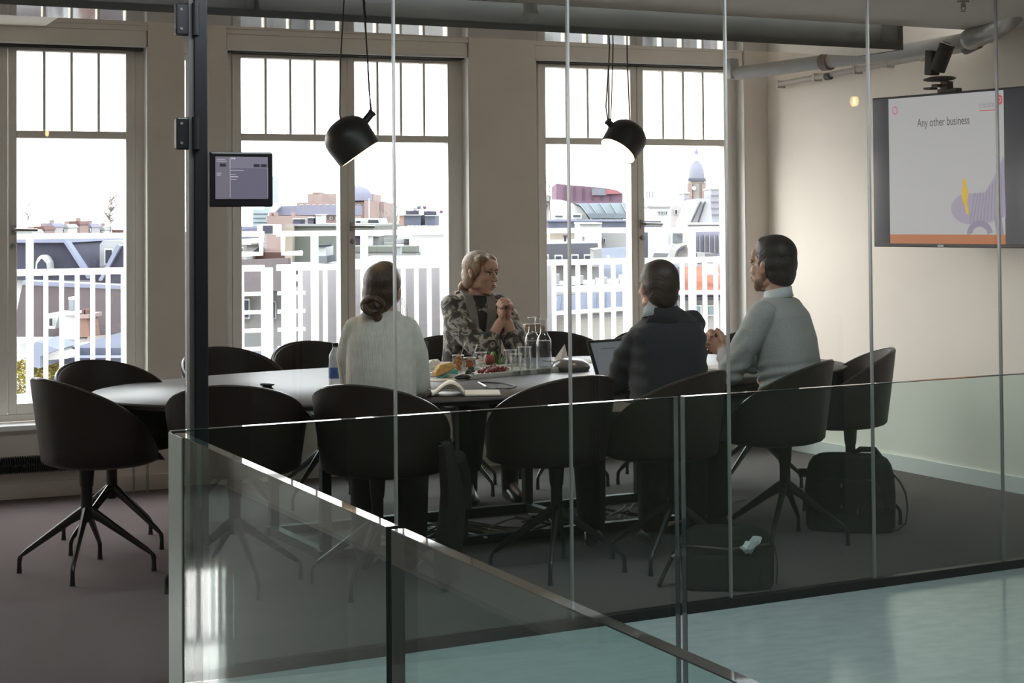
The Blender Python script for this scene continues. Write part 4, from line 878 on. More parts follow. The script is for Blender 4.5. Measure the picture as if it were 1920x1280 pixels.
H.ell(q, (0, -.06, -.07), (.055, .045, .035)); remeshed(q, 'hair', hb, p, .005, 14)
q = MB()
for k in range(5):
    pts = [H.p(.03+.018*cos(k*1.3+j*.7)+.01*(k % 2), -.085-.012*k % .03+.022*sin(k+j*.8), -.085-.012*k*.6-.008*j) for j in range(6)]; q.tube(pts, [.008, .013, .014, .013, .011, .006], 8)
q.ell(H.p(.03, -.085, -.085), (.034, .03, .036), H.R); q.build('hair_bun', hb, p, True)
for s in (0, 1): shoe(p, LG[s][2], LG[s][3], mat('black_boot', (.012, .011, .011), .35), .22, 'boot')

# ---- man in the navy jacket, seen from behind
p = empty('person', (3.70, 6.66, 0), rzf(.02, 1), 'man with short brown hair and navy jacket, sitting with his back to us', 'person')
LG = [((-.10, .03, .56), (-.20, .42, .54), (-.14, .52, .12), (-.06, .66, .034)), ((.10, .03, .56), (.14, .42, .55), (.12, .42, .10), (.14, .56, .034))]
RV = (.98, .12, .10); SH = ((-.160, .04, .990), (.172, .07, 1.055)); EL = ((-.165, .17, .785), (.180, .22, .79)); WR = ((-.08, .42, .775), (.08, .43, .775))
H = Head((-.030, .055, 1.195), radians(1), radians(-3), radians(2), 1.02)
q = MB(); torso(q, [((0, 0, .49), .175, .125, Z), ((0, .01, .62), .17, .12, Z), ((0, .03, .78), .145, .11, Z), ((0, .045, .93), .14, .105, Z), ((0, .05, 1.0), .12, .09, Z), ((-.01, .05, 1.06), .08, .06, Z), ((-.02, .05, 1.10), .06, .056, Z)])
legs(q, LG); H.skull(q); q.cap(H.p(0, -.025, -.06), .058, (-.02, .045, 1.06), .062)
for s in (0, 1): limb(q, [((SH[s][0]*.82, SH[s][1], SH[s][2]-.03), 0.047), (EL[s], 0.042), (WR[s], .031)]); hand(q, WR[s], V(WR[s])-V(EL[s]), (0, 0, 1), 1 if s == 0 else -1, 1., .4)
remeshed(q, 'body', mat('skin_ruddy', (.48, .25, .18), .5, var=.06, vscale=20, bump=.04, bscale=300), p, .0048, 1)
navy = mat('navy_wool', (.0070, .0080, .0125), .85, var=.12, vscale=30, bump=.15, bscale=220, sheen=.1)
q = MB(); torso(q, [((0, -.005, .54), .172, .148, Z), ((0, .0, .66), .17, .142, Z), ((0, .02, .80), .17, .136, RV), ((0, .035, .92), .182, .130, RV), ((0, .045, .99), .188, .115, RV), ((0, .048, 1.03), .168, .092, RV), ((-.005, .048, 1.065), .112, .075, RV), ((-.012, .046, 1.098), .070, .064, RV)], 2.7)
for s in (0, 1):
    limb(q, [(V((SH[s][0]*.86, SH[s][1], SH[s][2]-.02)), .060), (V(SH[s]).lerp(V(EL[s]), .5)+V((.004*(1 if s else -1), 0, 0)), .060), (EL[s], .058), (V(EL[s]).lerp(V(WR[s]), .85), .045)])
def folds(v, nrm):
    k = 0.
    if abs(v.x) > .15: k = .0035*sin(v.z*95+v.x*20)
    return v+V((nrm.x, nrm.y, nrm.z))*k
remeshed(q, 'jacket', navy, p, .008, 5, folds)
q = MB(); rings = []
for z, w, d in ((1.07, .086, .076), (1.10, .077, .071), (1.135, .070, .068)): rings.append([V((-.022+w*cos(2*pi*k/28), .048+d*sin(2*pi*k/28)-.006, z+.012*sin(2*pi*k/28+pi)+(.0 if k else 0))) for k in range(28)])
q.loft(rings, False); f = q.build('shirt_collar', mat('pale_blue_shirt', (.38, .42, .45), .8, var=.04), p, True); s_ = f.modifiers.new('thick', 'SOLIDIFY'); s_.thickness = .004
q = MB(); rings = []
for z, w, d in ((1.045, .100, .086), (1.082, .084, .079), (1.116, .0745, .0725)): rings.append([V((-.02+w*cos(a), .046+d*sin(a)-.004, z)) for a in [pi*1.12+pi*1.0*k/24 for k in range(25)]])
q.loft(rings, False, 0, False); f = q.build('jacket_collar', navy, p, True); s_ = f.modifiers.new('thick', 'SOLIDIFY'); s_.thickness = .008
q = MB(); trousers(q, LG, .02, .018); torso(q, [((0, 0, .47), .18, .13, Z), ((0, .0, .60), .178, .128, Z)]); remeshed(q, 'trousers', mat('navy_trousers', (.014, .015, .019), .8), p, .009, 3)
mh = mat('short_brown_hair', (.028, .015, .010), .5, var=.4, vscale=60, bump=.22, bscale=200, stretch=(1, 1, .35))
def shorthair(H, par, m, top=.0):
    q = MB(); H.ell(q, (0, -.022, .042+top), (.0800, .096, .081)); H.ell(q, (0, -.032, .010), (.0805, .086, .078)); H.ell(q, (0, -.048, -.030), (.070, .062, .062)); H.ell(q, (0, -.058, -.058), (.056, .044, .034)); H.ell(q, (0, .018, .088+top), (.052, .052, .028))
    for s in (-1, 1): H.ell(q, (s*.0685, .010, .014), (.008, .014, .024))
    return remeshed(q, 'hair', m, par, .0048, 20, lambda v, nn: v+nn*(.0009*sin(v.x*420)*sin(v.y*390+v.z*300)))
shorthair(H, p, mh)
for s in (0, 1): shoe(p, LG[s][2], LG[s][3], mat('black_boot', (.012, .011, .011), .35))

# ---- man in the grey sweater, in profile
p = empty('person', (4.445, 6.865, 0), rzf(-.60, .80), 'bearded man with dark hair and grey sweater, sitting in profile at right', 'person')
LG = [((-.10, .03, .57), (-.10, .45, .56), (-.08, .46, .10), (-.10, .60, .034)), ((.10, .03, .57), (.12, .45, .56), (.12, .42, .10), (.14, .56, .034))]
SH = ((-.185, .06, 1.075), (.185, .06, 1.075)); EL = ((-.205, .205, .795), (.17, .25, .80)); HC_ = V((-.045, .345, .90)); WR = (HC_+V((-.034, -.050, -.026)), HC_+V((.034, -.050, -.026)))
H = Head((0, .080, 1.275), radians(-17), radians(1), 0, 1.10)
q = MB(); torso(q, [((0, 0, .50), .17, .125, Z), ((0, .0, .62), .165, .12, Z), ((0, .015, .80), .16, .115, Z), ((0, .035, .96), .145, .11, Z), ((0, .05, 1.04), .13, .09, Z), ((0, .052, 1.10), .09, .06, Z), ((0, .055, 1.15), .058, .056, Z)])
legs(q, LG); H.skull(q); q.cap(H.p(0, -.025, -.06), .056, (0, .045, 1.10), .062)
for s in (0, 1): limb(q, [((SH[s][0]*.82, SH[s][1], SH[s][2]-.03), 0.046), (EL[s], 0.042), (WR[s], .031)])
clasped(q, HC_, (.0, .86, .5), (0, -.5, .86), 1.0)
bd = remeshed(q, 'body', skin, p, .0045, 1)
gsw = mat('grey_marl_knit', (.37, .385, .375), .9, var=.10, vscale=160, bump=.35, bscale=260, sheen=.15)
q = MB(); torso(q, [((0, -.012, .57), .172, .140, Z), ((0, -.012, .66), .172, .140, Z), ((0, -.002, .78), .172, .134, Z), ((0, .02, .92), .184, .134, Z), ((0, .042, 1.03), .192, .118, Z), ((0, .05, 1.075), .175, .095, Z), ((0, .052, 1.105), .125, .078, Z), ((0, .052, 1.128), .082, .068, Z)], 2.6)
for s in (0, 1): limb(q, [(V(SH[s])+V((0, 0, -.015)), .064), (V(SH[s]).lerp(V(EL[s]), .5)+V((.012*(1 if s else -1), -.01, 0)), .066), (EL[s], .060), (V(EL[s]).lerp(V(WR[s]), .86), .040)])
def folds2(v, nrm):
    k = 0.
    if .60 < v.z < .86: k = .0085*max(0, 1-abs(v.z-.73)/.13)*sin(v.z*125+v.y*22+3*sin(v.x*9+v.y*7))
    if v.y > .1 and v.z < 1.0: k += .003*sin(v.z*70+v.y*60)
    return v+V((nrm.x, nrm.y, nrm.z))*k
remeshed(q, 'sweater', gsw, p, .0075, 5, folds2)
q = MB(); rings = []
for z, w, d in ((1.118, .084, .071), (1.142, .073, .066), (1.166, .068, .064)): rings.append([V((w*cos(2*pi*k/28), .052+d*sin(2*pi*k/28), z-.014*sin(2*pi*k/28))) for k in range(28)])
q.loft(rings, False); f = q.build('shirt_collar', mat('white_shirt', (.62, .66, .66), .8, var=.03), p, True); s_ = f.modifiers.new('thick', 'SOLIDIFY'); s_.thickness = .004
q = MB(); trousers(q, LG, .02, .018); torso(q, [((0, 0, .48), .18, .13, Z), ((0, .0, .61), .176, .126, Z)]); remeshed(q, 'trousers', mat('black_trousers', (.010, .010, .011), .8, var=.1), p, .009, 3)
shorthair(H, p, mat('black_brown_hair', (.013, .009, .007), .5, var=.4, vscale=60, bump=.22, bscale=200, stretch=(1, 1, .35)), .010)
q = MB(); H.ell(q, (0, .050, -.086), (.0415, .0375, .0275)); H.ell(q, (0, .0735, -.100), (.0195, .0155, .0145))
for s in (-1, 1):
    for c_, r__ in (((.0495, .006, -.064), (.0172, .030, .023)), ((.046, .030, -.074), (.018, .026, .022)), ((.0635, -.004, -.040), (.009, .014, .024))): H.ell(q, (s*c_[0], c_[1], c_[2]), r__)
remeshed(q, 'beard', mat('beard_stubble', (.17, .095, .066), .8, var=.3, vscale=200), bd, .004, 4)
H.face(bd, mat('lips_muted', (.30, .13, .11), .4, var=.05), mat('dark_brow', (.02, .014, .010), .7, var=.1), mat('iris_brown', (.05, .03, .02), .2, var=.1))
for s in (0, 1): shoe(p, LG[s][2], LG[s][3], mat('black_boot', (.012, .011, .011), .35))
# ------------------------------------------------------------------ roof terrace outside the windows
HF = V((sin(YAW), cos(YAW), 0))
wrail = mat('white_railing', (.80, .80, .80), .4, var=.02)
q = MB(); q.bb((-4.5, 10.05, .30), (8.5, 11.22, .40)); struct(q, 'floor', mat('terrace_paving', (.30, .30, .31), .8, var=.1, vscale=6))
YR = 11.0
t = empty('terrace_railing', (0, YR, .40), 0, 'white steel terrace railing with upright bars outside the windows', 'railing')
for a, b_ in ((-4.0, 3.10), (3.19, 8.0)):
    q = MB(); q.bb((a, -.02, 1.0), (b_, .02, 1.035)); q.build('top_rail', wrail, t); q = MB(); q.bb((a, -.02, .775), (b_, .02, .815)); q.build('middle_rail', wrail, t)
    q = MB(); q.bb((a, -.02, .02), (b_, .02, .05)); q.build('bottom_rail', wrail, t)
for x in (-3.0, -.7, 1.614, 3.445, 3.79, 5.203-.25, 6.30, 7.5):
    q = MB(); q.bb((x-.02, -.022, 0), (x+.02, .022, 1.0)); q.build('post', wrail, t)
xx = [1.711+.0955*k for k in range(8)]+[1.614-.0955*k for k in range(1, 34)]+[2.475+.0955*k for k in range(6)]
xx += [3.345, 3.517, 3.61, 3.70]+[3.88+.0935*k for k in range(44)]
for x in xx:
    if 3.05 < x < 3.33: continue
    q = MB(); q.bb((x-.013, -.011, .04), (x+.013, .011, .78)); q.build('baluster', wrail, t)
t = empty('roof_ladder', (3.145, 10.9, .40), 0, 'white steel roof ladder with broad uprights rising at the terrace gap', 'ladder')
for x0, x1 in ((-.085, -.02), (.05, .135)):
    q = MB(); q.bb((x0, -.03, .0), (x1, .03, .80)); q.build('upright', wrail, t, bev=.004)
for x0 in (-.09, .055):
    q = MB(); s = -1 if x0 < 0 else 1; xa = x0 if s < 0 else x0
    q.tube([(xa, 0, 1.017), (xa, 0, .89), (xa+s*.13, 0, .89)], .017, 8); q.build('guard_loop', wrail, t, True)
for k in range(6):
    for xa, xb in ((-.20, -.02), (.02, .2)):
        q = MB(); q.bb((xa, -.015, .03+k*.118), (xb, .015, .055+k*.118)); q.build('rung', wrail, t)
t = empty('privacy_screen', (3.40, 11.17, .40), 0, 'pale lavender screen panels behind the railing bars outside middle window', 'screen')
for k in range(6):
    q = MB(); q.bb((k*.31, -.012, .03), (k*.31+.303, .012, .775)); q.build('screen_panel', mat('lavender_panel', (.30, .29, .31), .6, var=.05, vscale=2), t)
q = MB(); q.bb((-.02, .012, .70), (1.87, .035, .74)); q.bb((-.02, .012, .08), (1.87, .035, .12)); q.build('back_rail', wrail, t)

# ------------------------------------------------------------------ the town below and beyond, each roof at its own distance
q = MB(); q.bb((-900, 11.6, -14.2), (1200, 1800, -14)); struct(q, 'floor', mat('street_ground', (.16, .16, .16), .9, var=.2, vscale=.05))
def cm(n, c, **k): return mat('town_'+n, tuple(v*.58 for v in c), .95, spec=.06, var=k.pop('var', .12), vscale=k.pop('vs', .8), **k)
slate = cm('slate', (.074, .072, .098), bump=.4, bscale=6, kind='wave'); slateb = cm('slate_blue', (.125, .135, .175)); tileb = cm('brown_tiles', (.075, .058, .060), bump=.8, bscale=1.6, kind='wave', stretch=(.05, .05, 3))
twhite = cm('white_render', (.62, .62, .62), var=.05); trim = cm('lead_trim', (.26, .27, .36), var=.06); brick = cm('brick', (.17, .10, .09)); pbrick = cm('pale_brick', (.34, .25, .23), var=.1)
haze = cm('far_haze', (.42, .40, .41), var=.12, vs=.15); lilac = cm('far_lilac_roof', (.24, .235, .30), var=.06); greeng = cm('green_grey_wall', (.175, .185, .165), var=.08, vs=.6); sand = cm('sand_render', (.42, .37, .30), var=.06)  # distance haze put into the colour: far walls and roofs paled
bluem = cm('blue_metal', (.115, .125, .17), var=.06); redt = cm('orange_tiles', (.30, .095, .06), var=.2, vs=1.5); maroon = cm('maroon_panels', (.20, .125, .165), var=.12, vs=.2); dglass = cm('dark_pane', (.06, .065, .08), var=.2); conc = cm('pale_concrete', (.33, .325, .32), var=.06); teal = cm('teal_pane', (.16, .21, .22), var=.1)
def P3(pts, d): return [at(p[0], p[1], p[2] if len(p) > 2 else d) for p in pts]
def ext(nm, par, pts, d, th, m, base=None):
    w = P3(pts, d); o = par.location; w = [p-o for p in w]; n = len(w); q = MB()
    q.add([*w, *[p+HF*th for p in w]], [tuple(range(n-1, -1, -1)), tuple(range(n, 2*n))]+[(i, (i+1) % n, n+(i+1) % n, n+i) for i in range(n)]); return q.build(nm, m, par)
def R_(x0, y0, x1, y1): return [(x0, y0), (x1, y0), (x1, y1), (x0, y1)]
def bld(nm, lb, cat, x, y, d, group=None): return empty(nm, at(x, y, d), 0, lb, cat, group)
def wins(par, rects, d, m=dglass, fr=twhite):
    for r in rects:
        f = ext('window', par, R_(*r), d-.25, .2, fr); w = max(1.2, (r[2]-r[0])*.16)
        f.parent = par; e = MB(); pts = [p-par.location for p in P3(R_(r[0]+w, r[1]+w, r[2]-w, r[3]-w), d-.33)]
        e.add([*pts, *[p+HF*.08 for p in pts]], [(3, 2, 1, 0), (0, 1, 5, 4), (1, 2, 6, 5), (2, 3, 7, 6), (3, 0, 4, 7)]); e.build('pane', m, f)
# --- left window
b = bld('mansard_house', 'slate mansard house with oval dormer seen through the left window', 'house', 90, 520, 48)
ext('mansard_slope', b, [(10, 453), (119, 453), (172, 525), (10, 525)], 48, 9, slate); ext('roof_edge', b, [(10, 446), (120, 446), (123, 455), (10, 455)], 47.8, 9, trim)
ext('hip_trim', b, [(118, 452), (124, 452), (170, 522), (163, 522)], 47.7, .5, trim); ext('wall', b, R_(10, 525, 172, 640), 48.5, 9, twhite)
f = ext('dormer_frame', b, [(66, 510), (67, 492), (71, 483), (77, 478), (83, 483), (88, 492), (90, 510)], 47.3, 2, twhite); ext('pane', b, [(69, 506), (70, 494), (77, 485), (85, 494), (86, 506)], 47.2, .1, dglass)
b = bld('mansard_house', 'dark slate mansard with white gable at the right of left window', 'house', 225, 500, 46)
ext('mansard_slope', b, [(224, 461), (262, 461), (262, 532), (185, 532)], 46, 9, slate); ext('hip_trim', b, [(219, 458), (226, 461), (191, 526), (184, 526)], 45.8, .5, trim); ext('wall', b, R_(185, 532, 262, 640), 46.4, 8, twhite)
ext('dormer_gable', b, [(187, 500), (187, 458), (193, 451), (228, 451), (234, 458), (234, 500)], 49, 2, cm('dormer_white', (.40, .41, .42), var=.04)); wins(b, [(195, 466, 211, 496)], 49)
b = bld('tiled_house', 'big brown tiled roof behind the railing bars in left window', 'house', 130, 600, 31)
ext('tiled_slope', b, [(42, 534, 30.6), (290, 545, 30.6), (300, 640, 28), (20, 636, 28)], 31, .6, tileb); ext('ridge', b, [(42, 526), (290, 538), (290, 545), (42, 534)], 30.6, .6, trim); ext('wall', b, R_(20, 636, 300, 760), 28.6, 6, twhite)
ext('eaves', b, R_(20, 634, 160, 643), 27.8, .5, twhite)
t = bld('chimney_block', 'plain white chimney block in front of the brown tiled roof', 'chimney', 132, 636, 27.6); ext('stack', t, R_(119, 590, 148, 636), 27.6, .7, twhite); ext('cap', t, R_(118, 587, 149, 591), 27.5, .9, twhite)
t = bld('brick_chimney', 'brick chimney with clay pots beside the white chimney block', 'chimney', 158, 632, 27.5); ext('stack', t, [(149, 597), (163, 597), (168, 632), (149, 632)], 27.5, .7, cm('clay_brick', (.28, .17, .14))); ext('cap', t, R_(148, 590, 166, 597), 27.4, .9, pbrick)
for x in (153, 160): ext('pot', t, R_(x, 580, x+4, 590), 27.5, .3, brick)
t = bld('metal_flue', 'short grey metal flue pipe on the brown tiled roof', 'flue', 133, 590, 28.6); ext('flue_pipe', t, R_(129, 562, 138, 590), 28.6, .3, cm('flue_grey', (.28, .30, .33))); ext('cowl', t, R_(128, 557, 139, 562), 28.6, .3, twhite)
t = bld('roof_dormer', 'small white roof dormer left of the white chimney block', 'dormer', 99, 620, 27.8); ext('cheek', t, [(90, 588), (111, 588), (103, 616), (90, 616)], 27.8, 1.0, twhite); wins(t, [(91, 596, 97, 612)], 27.8)
t = bld('brick_chimney', 'tall red brick chimney between the two slate mansards', 'chimney', 180, 508, 55); ext('stack', t, R_(174, 462, 187, 508), 55, 1.5, cm('red_brick', (.30, .14, .15))); ext('cap', t, R_(173, 452, 188, 462), 55, 1.5, pbrick)
t = bld('stucco_chimney', 'cream stucco chimney left of the red brick chimney', 'chimney', 160, 496, 55); ext('stack', t, [(160, 458), (165, 458), (163, 496), (154, 496)], 55, 1.5, sand); ext('cap', t, R_(157, 455, 167, 459), 54.8, 1.7, twhite)
b = bld('flat_roof_annex', 'blue grey flat roofed annex with pebbled roof low in left window', 'building', 180, 680, 22)
ext('roof_edge', b, [(125, 652), (262, 652), (262, 667), (125, 669)], 22, 4, bluem); ext('wall', b, R_(60, 669, 262, 760), 22.3, 4, bluem); ext('pebble_roof', b, [(166, 631, 26), (250, 626, 26), (262, 652, 22.2), (148, 652, 22.2)], 24, .2, cm('pebbles', (.16, .125, .105), var=.5, vs=9)); ext('skylight', b, [(75, 663), (110, 656), (126, 663), (126, 672), (78, 676)], 21.5, 1.5, twhite); ext('gutter', b, R_(100, 668, 262, 671), 21.8, .3, trim)
ext('gable', b, [(62, 688), (62, 645), (68, 640), (110, 655), (75, 668), (75, 690)], 21.2, 1, cm('blue_render', (.21, .225, .29)))
leafy = cm('autumn_leaf', (.21, .165, .035), var=.5, vs=6); leafg = cm('green_leaf', (.13, .145, .045), var=.5, vs=6); bark = cm('bark', (.14, .11, .09))
def tree(nm, lb, x, y, d, w, h, m, n, seed, s0):
    o = at(x, y, d); t = empty(nm, o, 0, lb, 'tree'); r = random.Random(seed); q = MB()
    for k in range(n):
        a_ = r.uniform(0, 6.28); u = r.uniform(-1, 1); rad = r.uniform(.35, 1)**.5; c = V((cos(a_)*sqrt(1-u*u)*w*rad, sin(a_)*sqrt(1-u*u)*w*rad, h*(u*rad))); x_, y_ = perp(V((r.uniform(-1, 1), r.uniform(-1, 1), r.uniform(-1, 1)))); s = r.uniform(.6, 1.3)*s0
        q.add([c-x_*s, c+y_*s*.6, c+x_*s, c-y_*s*.6], [(0, 1, 2, 3)])
    f = q.build('foliage', m, t); f['kind'] = 'stuff'; q = MB(); q.tube([(0, 0, -14-o.z), (0, 0, 0)], [.25, .08], 8); q.build('trunk', bark, t, True); return t
tree('autumn_tree', 'yellow autumn tree at the bottom left of left window', 66, 716, 22, .46, .34, [leafy], 2600, 3, .024)
tree('green_shrub_tree', 'greener autumn tree right beside the yellow one below left window', 112, 724, 22.5, .26, .26, [leafg], 1400, 4, .024)
def baretree(lb, x, y, d, h, seed, n=80):
    o = at(x, y, d); t = empty('bare_tree', o, 0, lb, 'tree'); r = random.Random(seed); q = MB(); q.tube([(0, 0, -14-o.z), (0, 0, -2), (0, 0, h*.5), (.05*h, 0, h)], [h*.02, h*.012, h*.008, h*.002], 5); q.build('trunk', bark, t); q = MB()
    for k in range(n):
        z = h*r.uniform(.15, .85); a_ = r.uniform(0, 6.28); L = h*r.uniform(.12, .3); q.tube([(0, 0, z), (cos(a_)*L*.55, sin(a_)*L*.55, z+L*.5), (cos(a_)*L*.85, sin(a_)*L*.85, z+L)], [h*.009, h*.007, h*.004], 4)
    f = q.build('branches', cm('twig', (.30, .25, .23)), t); f['kind'] = 'stuff'
baretree('tall bare poplar standing on the skyline of the left window', 207, 432, 160, 3.6, 1); baretree('slim bare tree at the far left of the town skyline', 52, 428, 200, 3.2, 2, 40)
r = random.Random(8); gi = 0
FH = 'pale far house row on the skyline of the left window'
for x0, x1, y0 in ((30, 60, 430), (60, 84, 424), (80, 100, 418), (98, 128, 420), (126, 150, 414), (146, 172, 419), (170, 196, 424), (190, 244, 431)):
    b = bld('far_house', 'pale distant house, number %s from the left on left window skyline' % ('one two three four five six seven eight'.split()[gi]), 'house', (x0+x1)/2, 445, 130+gi*4, 'far houses on the left skyline'); gi += 1
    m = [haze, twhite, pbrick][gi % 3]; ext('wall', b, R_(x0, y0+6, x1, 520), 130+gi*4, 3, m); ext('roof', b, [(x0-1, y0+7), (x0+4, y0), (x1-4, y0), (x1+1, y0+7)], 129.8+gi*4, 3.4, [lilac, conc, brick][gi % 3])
    wins(b, [(x, y0+9, x+4, y0+15) for x in range(int(x0)+3, int(x1)-6, 8)], 130+gi*4); ext('chimney', b, R_(x1-8, y0-6, x1-4, y0+1), 132+gi*4, 1, pbrick)
b = bld('garden_wall_house', 'brick topped low house behind the mansards in left window', 'house', 145, 470, 90); ext('wall', b, R_(110, 449, 180, 520), 90, 6, pbrick); ext('roof', b, [(128, 468), (132, 449), (170, 449), (166, 490), (150, 496)], 89, 5, brick); wins(b, [(140, 474, 148, 486)], 89)
# --- middle window
b = bld('brick_museum', 'large stepped brick building with dome far away in middle window', 'building', 640, 400, 330)
ext('lower_block', b, R_(556, 379, 720, 420), 330, 30, pbrick); ext('upper_block', b, R_(577, 363, 700, 380), 335, 20, cm('museum_brick', (.36, .28, .26))); ext('stair_tower', b, R_(586, 360, 600, 364), 335, 8, pbrick); ext('right_block', b, R_(683, 376, 708, 420), 326, 25, pbrick)
c = at(668, 376, 332)-b.location; q = MB(); q.lathe([(3.1, 0), (3.0, 1.2), (2.3, 2.2), (1.0, 2.8), (.05, 3.0)], c, 24); q.build('dome', lilac, b, True); wins(b, [(x, 383, x+6, 390) for x in range(562, 680, 12)], 330)
b = bld('long_lilac_roof', 'long pale lilac roofed terrace below the brick museum', 'building', 570, 410, 150)
ext('roof', b, [(512, 403), (519, 386), (660, 384), (660, 403)], 150, 10, lilac); ext('wall', b, R_(500, 403, 660, 470), 150.5, 9, pbrick); ext('gable', b, [(498, 412), (508, 386), (514, 380), (521, 381), (524, 388), (510, 404)], 149, 2, twhite); wins(b, [(x, 406, x+5, 412) for x in range(530, 640, 11)], 150.5)
b = bld('glass_tower', 'pale blue glass tower block beside the tablet in middle window', 'building', 482, 400, 240); ext('wall', b, R_(474, 392, 508, 440), 240, 12, cm('tower_glass', (.36, .42, .44), var=.06)); ext('upper_stage', b, R_(496, 330, 507, 395), 242, 8, cm('tower_pale', (.40, .44, .48), var=.05))
for y in (400, 408, 416): ext('floor_band', b, R_(474, y, 508, y+1.2), 239.8, .3, slateb)
b = bld('slate_house', 'slate roofed house with white dormer at the left of middle window', 'house', 470, 470, 45)
ext('roof', b, [(430, 432, 50), (480, 428, 50), (492, 472, 44), (430, 474, 44)], 46, .5, slate); ext('ridge', b, R_(430, 424, 476, 430), 50, .6, trim); ext('wall', b, R_(430, 473, 540, 500), 44.5, 6, brick); ext('dormer', b, R_(437, 458, 462, 490), 43, 2, twhite); ext('dormer_top', b, [(434, 458), (442, 449), (456, 448), (471, 456), (470, 459)], 42.9, 2.4, twhite); wins(b, [(442, 463, 456, 480)], 43)
b = bld('tiled_shed', 'low grey brown tiled roof behind the ladder in middle window', 'shed', 500, 500, 34); ext('tiled_slope', b, [(425, 488, 37), (540, 484, 37), (545, 545, 31), (425, 548, 31)], 34, .4, tileb); ext('wall', b, R_(425, 547, 545, 700), 31.5, 4, conc); wins(b, [(446, 560, 468, 598), (505, 565, 516, 598)], 31.5); ext('lower_roof', b, [(425, 655, 27), (560, 655, 27), (560, 690, 24), (425, 690, 24)], 26, .3, bluem)
b = bld('chimney_terrace', 'pale pinkish brick houses behind the white roof unit in middle window', 'house', 525, 425, 75); ext('wall', b, R_(500, 404, 560, 470), 75, 6, pbrick)
for x in (505, 513, 545): ext('chimney', b, R_(x, 398, x+4, 405), 75, .8, pbrick)
t = bld('roof_cabinet', 'white rooftop cabinet with dark louvre in middle window', 'roof unit', 497, 440, 40); ext('cabinet', t, R_(482, 421, 512, 440), 40, 1.5, twhite); ext('louvre', t, R_(493, 423, 510, 437), 39.9, .1, slate)
b = bld('green_flat_building', 'green grey flat roofed building with cream corner in middle window', 'building', 590, 460, 42)
ext('wall', b, R_(547, 423, 700, 500), 42, 10, greeng); ext('corner_pier', b, R_(534, 422, 548, 520), 41.5, 10, sand); ext('parapet', b, R_(534, 420, 700, 424), 41.9, 10, conc); ext('lower_roof', b, [(545, 492, 38), (700, 490, 38), (700, 505, 34), (545, 507, 34)], 36, .3, cm('bitumen_pale', (.30, .30, .32)))
for i, (x0, x1, y0) in enumerate(((549, 563, 411), (577, 588, 409), (592, 603, 403))):
    t = bld('roof_vent_unit', ['squat blue roof vent unit, left one above green wall', 'blue box vent unit, middle one above the green wall', 'tall white vent unit, right one above the green wall'][i], 'roof unit', x0, 421, 43, 'vent units on the green building'); ext('casing', t, R_(x0, y0, x1, 421), 43, 1, [bluem, slateb, twhite][i]); ext('cover', t, R_(x0-1, y0-1.5, x1+1, y0), 42.9, 1.2, twhite)
t = bld('roof_unit', 'white air handling box with dark grilles left of the middle door post', 'roof unit', 600, 480, 36); ext('casing', t, R_(590, 463, 611, 480), 36, 1.5, twhite); ext('grille', t, R_(591, 459, 610, 463), 35.9, 1.2, dglass); ext('plinth', t, R_(588, 480, 613, 493), 35.9, 1.6, cm('plinth_grey', (.2, .21, .23)))
b = bld('rooftop_cabin', 'white rooftop cabin with slanted dark windows behind the door handle', 'cabin', 685, 428, 60); ext('wall', b, [(655, 409), (709, 409), (714, 426), (655, 426)], 60, 4, twhite); wins(b, [(666, 412, 677, 422)], 60); ext('slant_window', b, [(690, 412), (708, 412), (712, 424), (690, 424)], 59.7, .2, dglass); ext('plinth', b, R_(655, 426, 720, 450), 60.5, 5, pbrick)
ext('flag_mast', b, R_(691, 372, 692.5, 410), 59, .15, twhite)
b = bld('grey_parapet_roof', 'layered grey parapet roof behind the near woman\'s head', 'building', 720, 475, 33)
ext('parapet_upper', b, R_(640, 462, 780, 474), 33, 6, greeng); ext('ledge', b, R_(640, 472, 780, 476), 32.8, .4, cm('ledge_dark', (.1, .095, .09))); ext('parapet_lower', b, R_(640, 476, 780, 486), 32.5, 6, cm('parapet_pale', (.24, .245, .23))); ext('flat_roof', b, [(640, 486, 30), (845, 484, 30), (845, 493, 26), (640, 495, 26)], 28, .3, cm('bitumen_pale', (.30, .30, .32))); ext('wall', b, R_(640, 494, 845, 640), 26.3, 6, conc)
for i, (x0, x1, y0, y1) in enumerate(((682, 698, 442, 461), (698, 712, 443, 460), (655, 681, 442, 458))):
    t = bld('roof_box', ['white box unit on the grey parapet roof, middle one', 'ribbed pale box unit on the parapet roof, right one', 'dark louvred box on the parapet roof, left one'][i], 'roof unit', x0, y1, 34.5+i*.3, 'box units on the parapet roof'); ext('casing', t, R_(x0, y0, x1, y1), 34.5+i*.3, 1.2, [twhite, conc, slate][i]); ext('lid', t, R_(x0-.5, y0-1.5, x1+.5, y0), 34.4+i*.3, 1.4, twhite)
t = bld('solar_frame', 'flat pale panels lying on the grey parapet roof', 'roof unit', 735, 455, 37)
for k in range(3): ext('panel', t, [(714+k*22, 447+k), (736+k*22, 445+k), (738+k*22, 452+k), (712+k*22, 455+k)], 37, .3, [conc, twhite, conc][k])
ext('frame', t, [(706, 460), (768, 455), (768, 459), (706, 461)], 36.8, .5, slate)
t = bld('tall_chimney', 'thin pale flue cowl standing on the parapet roof', 'flue', 747, 478, 31.5); ext('flue_pipe', t, R_(744, 462, 751, 478), 31.5, .4, cm('cowl_grey', (.34, .36, .38))); ext('cowl', t, R_(742, 458, 753, 462), 31.4, .6, twhite)
b = bld('white_plant_room', 'big plain white plant room block in right leaf of middle window', 'building', 800, 470, 34); ext('wall', b, R_(767, 436, 850, 487), 34, 8, cm('plant_white', (.72, .72, .72), var=.03)); ext('parapet', b, R_(765, 426, 850, 437), 33.8, 8.4, twhite); ext('step_block', b, R_(745, 425, 767, 448), 35, 3, twhite)
